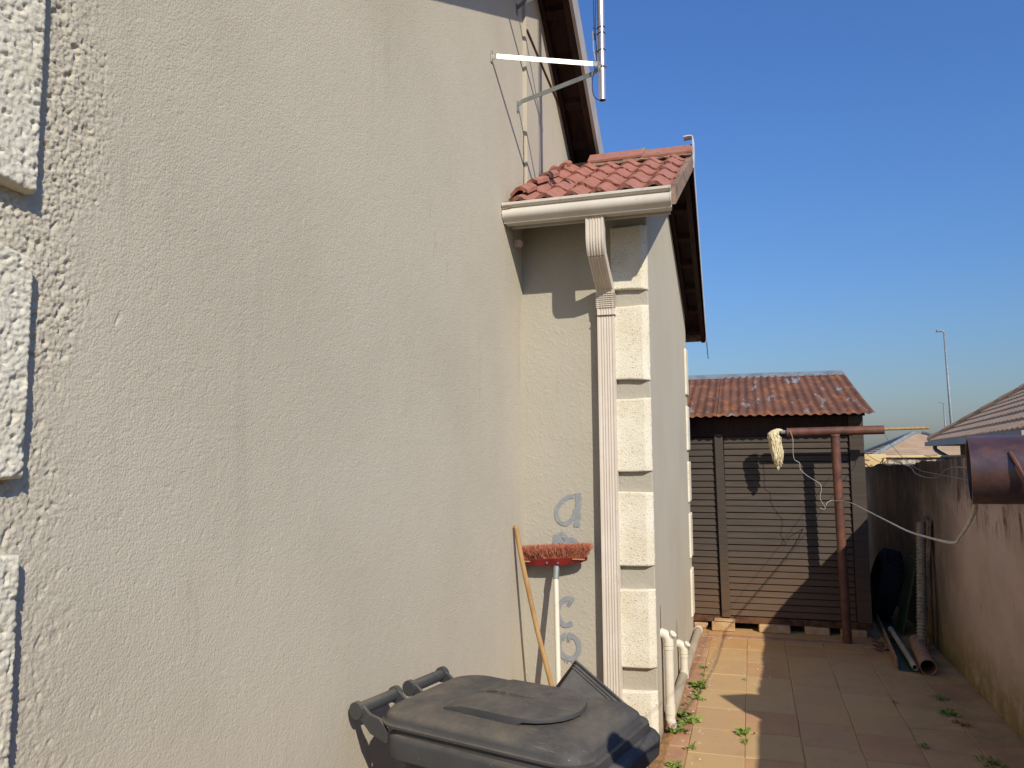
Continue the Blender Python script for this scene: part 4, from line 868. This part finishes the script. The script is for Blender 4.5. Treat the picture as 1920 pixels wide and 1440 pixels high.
for k in range(26):
    x, y = rr.uniform(.93, 1.0), rr.uniform(6.95, 7.5); a = rr.uniform(0, PI); l = rr.uniform(.02, .08)
    m.tube([(x, y, .006), (x+l*math.cos(a), y+l*math.sin(a), .006+rr.uniform(0, .02))], rr.uniform(.002, .005), 5)
o = m.build('twig_litter', 'brown_timber'); tag(o, 'small twigs and litter beside the metal channel', 'litter', kind='stuff')
m = MB()
for k in range(60):
    x, y, s = rr.uniform(-.48, .1), rr.uniform(4.2, 7.3), rr.uniform(.003, .008)
    x = x if rr.random() < .4 else rr.uniform(-.5, -.3)
    m.add([(x-s, y, .001), (x+s, y-s, .001), (x+s, y+s, .001), (x, y, .001+s)], [(0, 1, 3), (1, 2, 3), (2, 0, 3)])
o = m.build('grit', 'cream'); tag(o, 'pale grit and chips scattered on the paving', 'grit', kind='stuff')

# ================================================================== weeds
weeds = [(-.391, 6.125, .05, 16, 'n'), (-.384, 5.939, .04, 10, 'n'), (-.405, 5.66, .085, 60, 'n'), (-.395, 5.50, .05, 16, 'n'), (-.392, 5.354, .06, 18, 'n'), (-.454, 5.225, .04, 10, 'n'), (-.457, 4.984, .085, 34, 'n'), (-.400, 4.90, .085, 30, 'n'), (-.46, 4.728, .085, 28, 'n'), (-.377, 4.497, .055, 14, 'n'), (-.437, 4.216, .06, 30, 'n'),
         (-.099, 4.79, .07, 26, 'j'), (-.092, 4.66, .05, 14, 'j'), (-.091, 5.896, .03, 10, 'j'),
         (1.13, 5.803, .06, 26, 's'), (1.10, 5.47, .075, 34, 's'), (1.135, 5.289, .06, 20, 'd'), (.842, 4.86, .05, 14, 's'), (1.133, 4.70, .075, 26, 's'), (.834, 5.63, .04, 10, 's')]
ordn = ['first', 'second', 'third', 'fourth', 'fifth', 'sixth', 'seventh', 'eighth', 'ninth', 'tenth', 'eleventh']
cnt = {'n': 0, 'j': 0, 's': 0, 'd': 0}
for (x, y, sz, nl, kd) in weeds:
    m = MB(); rr = random.Random(int(x*1000)+int(y*1000))
    for k in range(nl):
        a = rr.uniform(0, 2*PI); ln = sz*rr.uniform(.35, .8); wd = ln*rr.uniform(.16, .26); el = rr.uniform(.15, .9); ox, oy = rr.gauss(0, sz*.28), rr.gauss(0, sz*.35)
        d1 = Vector((math.cos(a)*math.cos(el), math.sin(a)*math.cos(el), math.sin(el))); sd = Vector((-math.sin(a), math.cos(a), 0))*wd; b0 = Vector((ox, oy, .002))
        mid = b0+d1*ln*.55+Vector((0, 0, .004)); tipv = b0+d1*ln+Vector((0, 0, -ln*.18))
        m.add([b0, b0+d1*ln*.25+sd*.7, mid+sd, tipv, mid-sd, b0+d1*ln*.25-sd*.7, mid+Vector((0, 0, -wd*.3))], [(0, 1, 6), (1, 2, 6), (2, 3, 6), (3, 4, 6), (4, 5, 6), (5, 0, 6)])
    o = m.build('weed', 'weeddry' if kd == 'd' else 'weed'); o.location = (x, y, 0)
    i = cnt[kd]; cnt[kd] += 1
    jn = ['largest', 'smaller one nearest the front', 'tiny far one']
    lab = {'n': f'green weed along the brick edging by the house, {ordn[i]} from the shed', 'j': f'green weed in the sunlit paving joint, {jn[min(i, 2)]}', 's': f'weed tuft in the shaded paving, {ordn[i]} of the shaded ones', 'd': 'dried orange leaf tuft in the shade near the boundary wall'}[kd]
    tag(o, lab, 'weed', 'weeds in the paving')

# ================================================================== neighbours
nb = thing('neighbour_house', 'brown tiled house roof rising behind the boundary wall on the right', 'house', (3.95, 20.0, -1.0), math.radians(-7))
# local frame: x to the right, y along the eave (far end at 0, house runs towards -y); eave line at x = 0
EZn = 2.80; W_, L_ = 7.0, 11.8; tp_ = .62
def ztile(x): return EZn+tp_*x
m = MB(); nrow = 15; rh = 3.5/nrow
for r in range(nrow):
    x0, x1 = r*rh, (r+1)*rh+.03; ya, yb = -x0, -L_+x0; n = int((ya-yb)/.08); L = []
    rowv = []
    for i in range(n+1):
        y = ya+(yb-ya)*i/n; h = .016*(.5+.5*math.cos(2*PI*y/.3))
        rowv.append([(x0-.02, y, ztile(x0)+.0), (x0-.02, y, ztile(x0)+.026+h), (x1, min(max(y, yb+rh), ya-rh), ztile(x1)+.012+h*.6)])
    m.loft(rowv, caps=False, closed=False)
o = m.build('tiled_slope', 'btile', nb); smooth_by_angle(o, 50)
m = MB(); m.add([(0, 0, EZn), (3.5, -3.5, EZn+2.1), (7, 0, EZn)], [(0, 1, 2)]); m.build('hip_end', 'btile', nb)
m = MB(); m.add([(7, 0, EZn), (3.5, -3.5, EZn+2.1), (3.5, -8.3, EZn+2.1), (7, -11.8, EZn)], [(0, 1, 2, 3)]); m.build('tiled_slope', 'btile', nb)
m = MB(); m.add([(0, -11.8, EZn), (7, -11.8, EZn), (3.5, -8.3, EZn+2.1)], [(0, 1, 2)]); m.build('hip_end', 'btile', nb)
for k in range(11):
    a = Vector((k*.32, -k*.32, ztile(k*.32)+.05)); b_ = Vector(((k+1)*.32+.04, -(k+1)*.32-.04, ztile((k+1)*.32+.04)+.045)); mm = MB(); mm.tube([a, b_], [.085, .07], 10); mm.build('hip_tile', 'btile', nb)
m = MB().box(-.10, 0.02, -11.8, .06, EZn-.10, EZn-.005); m.build('gutter', 'barge', nb)
m = MB().box(-.10, 7.1, -.02, .07, EZn-.10, EZn-.005); m.build('gutter', 'barge', nb)
m = MB().box(.0, 7.0, -11.8, -.03, EZn-.06, EZn-.02); m.build('soffit', 'ridgecap', nb)
m = MB().box(.55, 6.5, -11.3, -.55, 0, EZn-.06); m.build('wall', 'maroonwall', nb)
m = MB(); m.tube(spline([(.10, -.10, EZn-.09), (.12, -.15, EZn-.2), (.42, -.45, EZn-.42), (.5, -.5, EZn-.55), (.5, -.5, 0)], 5), .045, 10); m.build('downpipe', 'ridgecap', nb)
fh = thing('far_house', 'pale hipped roof of a distant house beyond the yellow wall', 'house', (5.6, 30, -1.6))
EF = 2.95; hw = 2.05
m = MB(); rows = 11
base = [(-1.9, -2.2), (1.95, -2.2), (1.95, 2.2), (-1.9, 2.2)]; apx = (-.15, .15)
for s in range(4):
    (xa, ya), (xb, yb) = base[s], base[(s+1) % 4]; nv = 0; L = []
    for r in range(rows+1):
        for stp in ((0, 1) if r < rows else (0,)):
            t = (r+stp*.97)/rows if r < rows else 1; q = lambda p: (p[0]*(1-t), p[1]*(1-t))
            lift = .02 if stp == 0 else 0
            pa = (xa*(1-t)+apx[0]*t, ya*(1-t), EF+.82*t+lift); pb = (xb*(1-t)+apx[1]*t, yb*(1-t), EF+.82*t+lift); L.append([pa, pb])
    m.loft(L, caps=False, closed=False)
m.build('roof', 'btile2', fh)
for (xa, ya), ax in zip(base, (apx[0], apx[1], apx[1], apx[0])):
    mm = MB(); mm.tube([(xa, ya, EF+.03), (ax, 0, EF+.87)], .07, 8); mm.build('hip_cap', 'ridgecap', fh)
m = MB().box(-1.6, 1.65, -1.9, 1.9, 0, EF); m.build('wall', 'yellowwall', fh)
yw = thing('garden_wall', 'cream and mottled garden wall showing above the boundary wall', 'wall', (1.62, 13.0, -1.0))
m = MB().box(-1.5, .34, 0, .3, 0, 2.555); m.build('pier', 'yellowwall', yw, bevel=.01)
m = MB().box(.34, 2.6, .06, .26, 0, 2.50); m.build('panel', 'stonewall', yw, bevel=.01)
m = MB().box(.34, 2.6, .02, .30, 2.50, 2.535); m.build('coping', 'yellowwall', yw, bevel=.01)
m = MB(); rr = random.Random(9)
for k in range(26):
    x = rr.uniform(-.2, 2.5); P = [(x, .0, rr.uniform(2.3, 2.5))]
    for _ in range(5): P.append((P[-1][0]+rr.uniform(-.1, .14), -.012, min(2.53, max(2.25, P[-1][2]+rr.uniform(-.09, .09)))))
    m.tube(spline(P, 3), .004, 4)
o = m.build('dry_creeper', 'brown_timber', yw); tag(o, kind='stuff')
def lamp(loc, h, r, lab, arm):
    t = thing('street_lamp', lab, 'street lamp', loc, group='distant street lamps')
    m = MB(); m.tube([(-.02*h, 0, h), (-.008*h, 0, h*.4), (0, 0, 0)], [r*.55, r*.8, r], 12); m.build('pole', 'ridgecap', t, True)
    m = MB(); m.tube([(-.02*h, 0, h-.02), (-.02*h-arm, 0, h+.06)], r*.5, 8); m.build('arm', 'ridgecap', t)
    m = MB().box(-.02*h-arm-.2, -.02*h-arm+.1, -.12, .12, h-.02, h+.12); m.build('lantern', 'ridgecap', t, bevel=.03)
lamp((12.25, 55, -1.2), 10.35, .11, 'tall grey street lamp rising above the neighbour roof', .25)
lamp((30.2, 140, -2), 11.2, .19, 'small far street lamp left of the neighbour roof', .5)
lamp((38.8, 190, -2), 5.6, .22, 'tiny pale lamp head on the horizon above the far roof', .3)
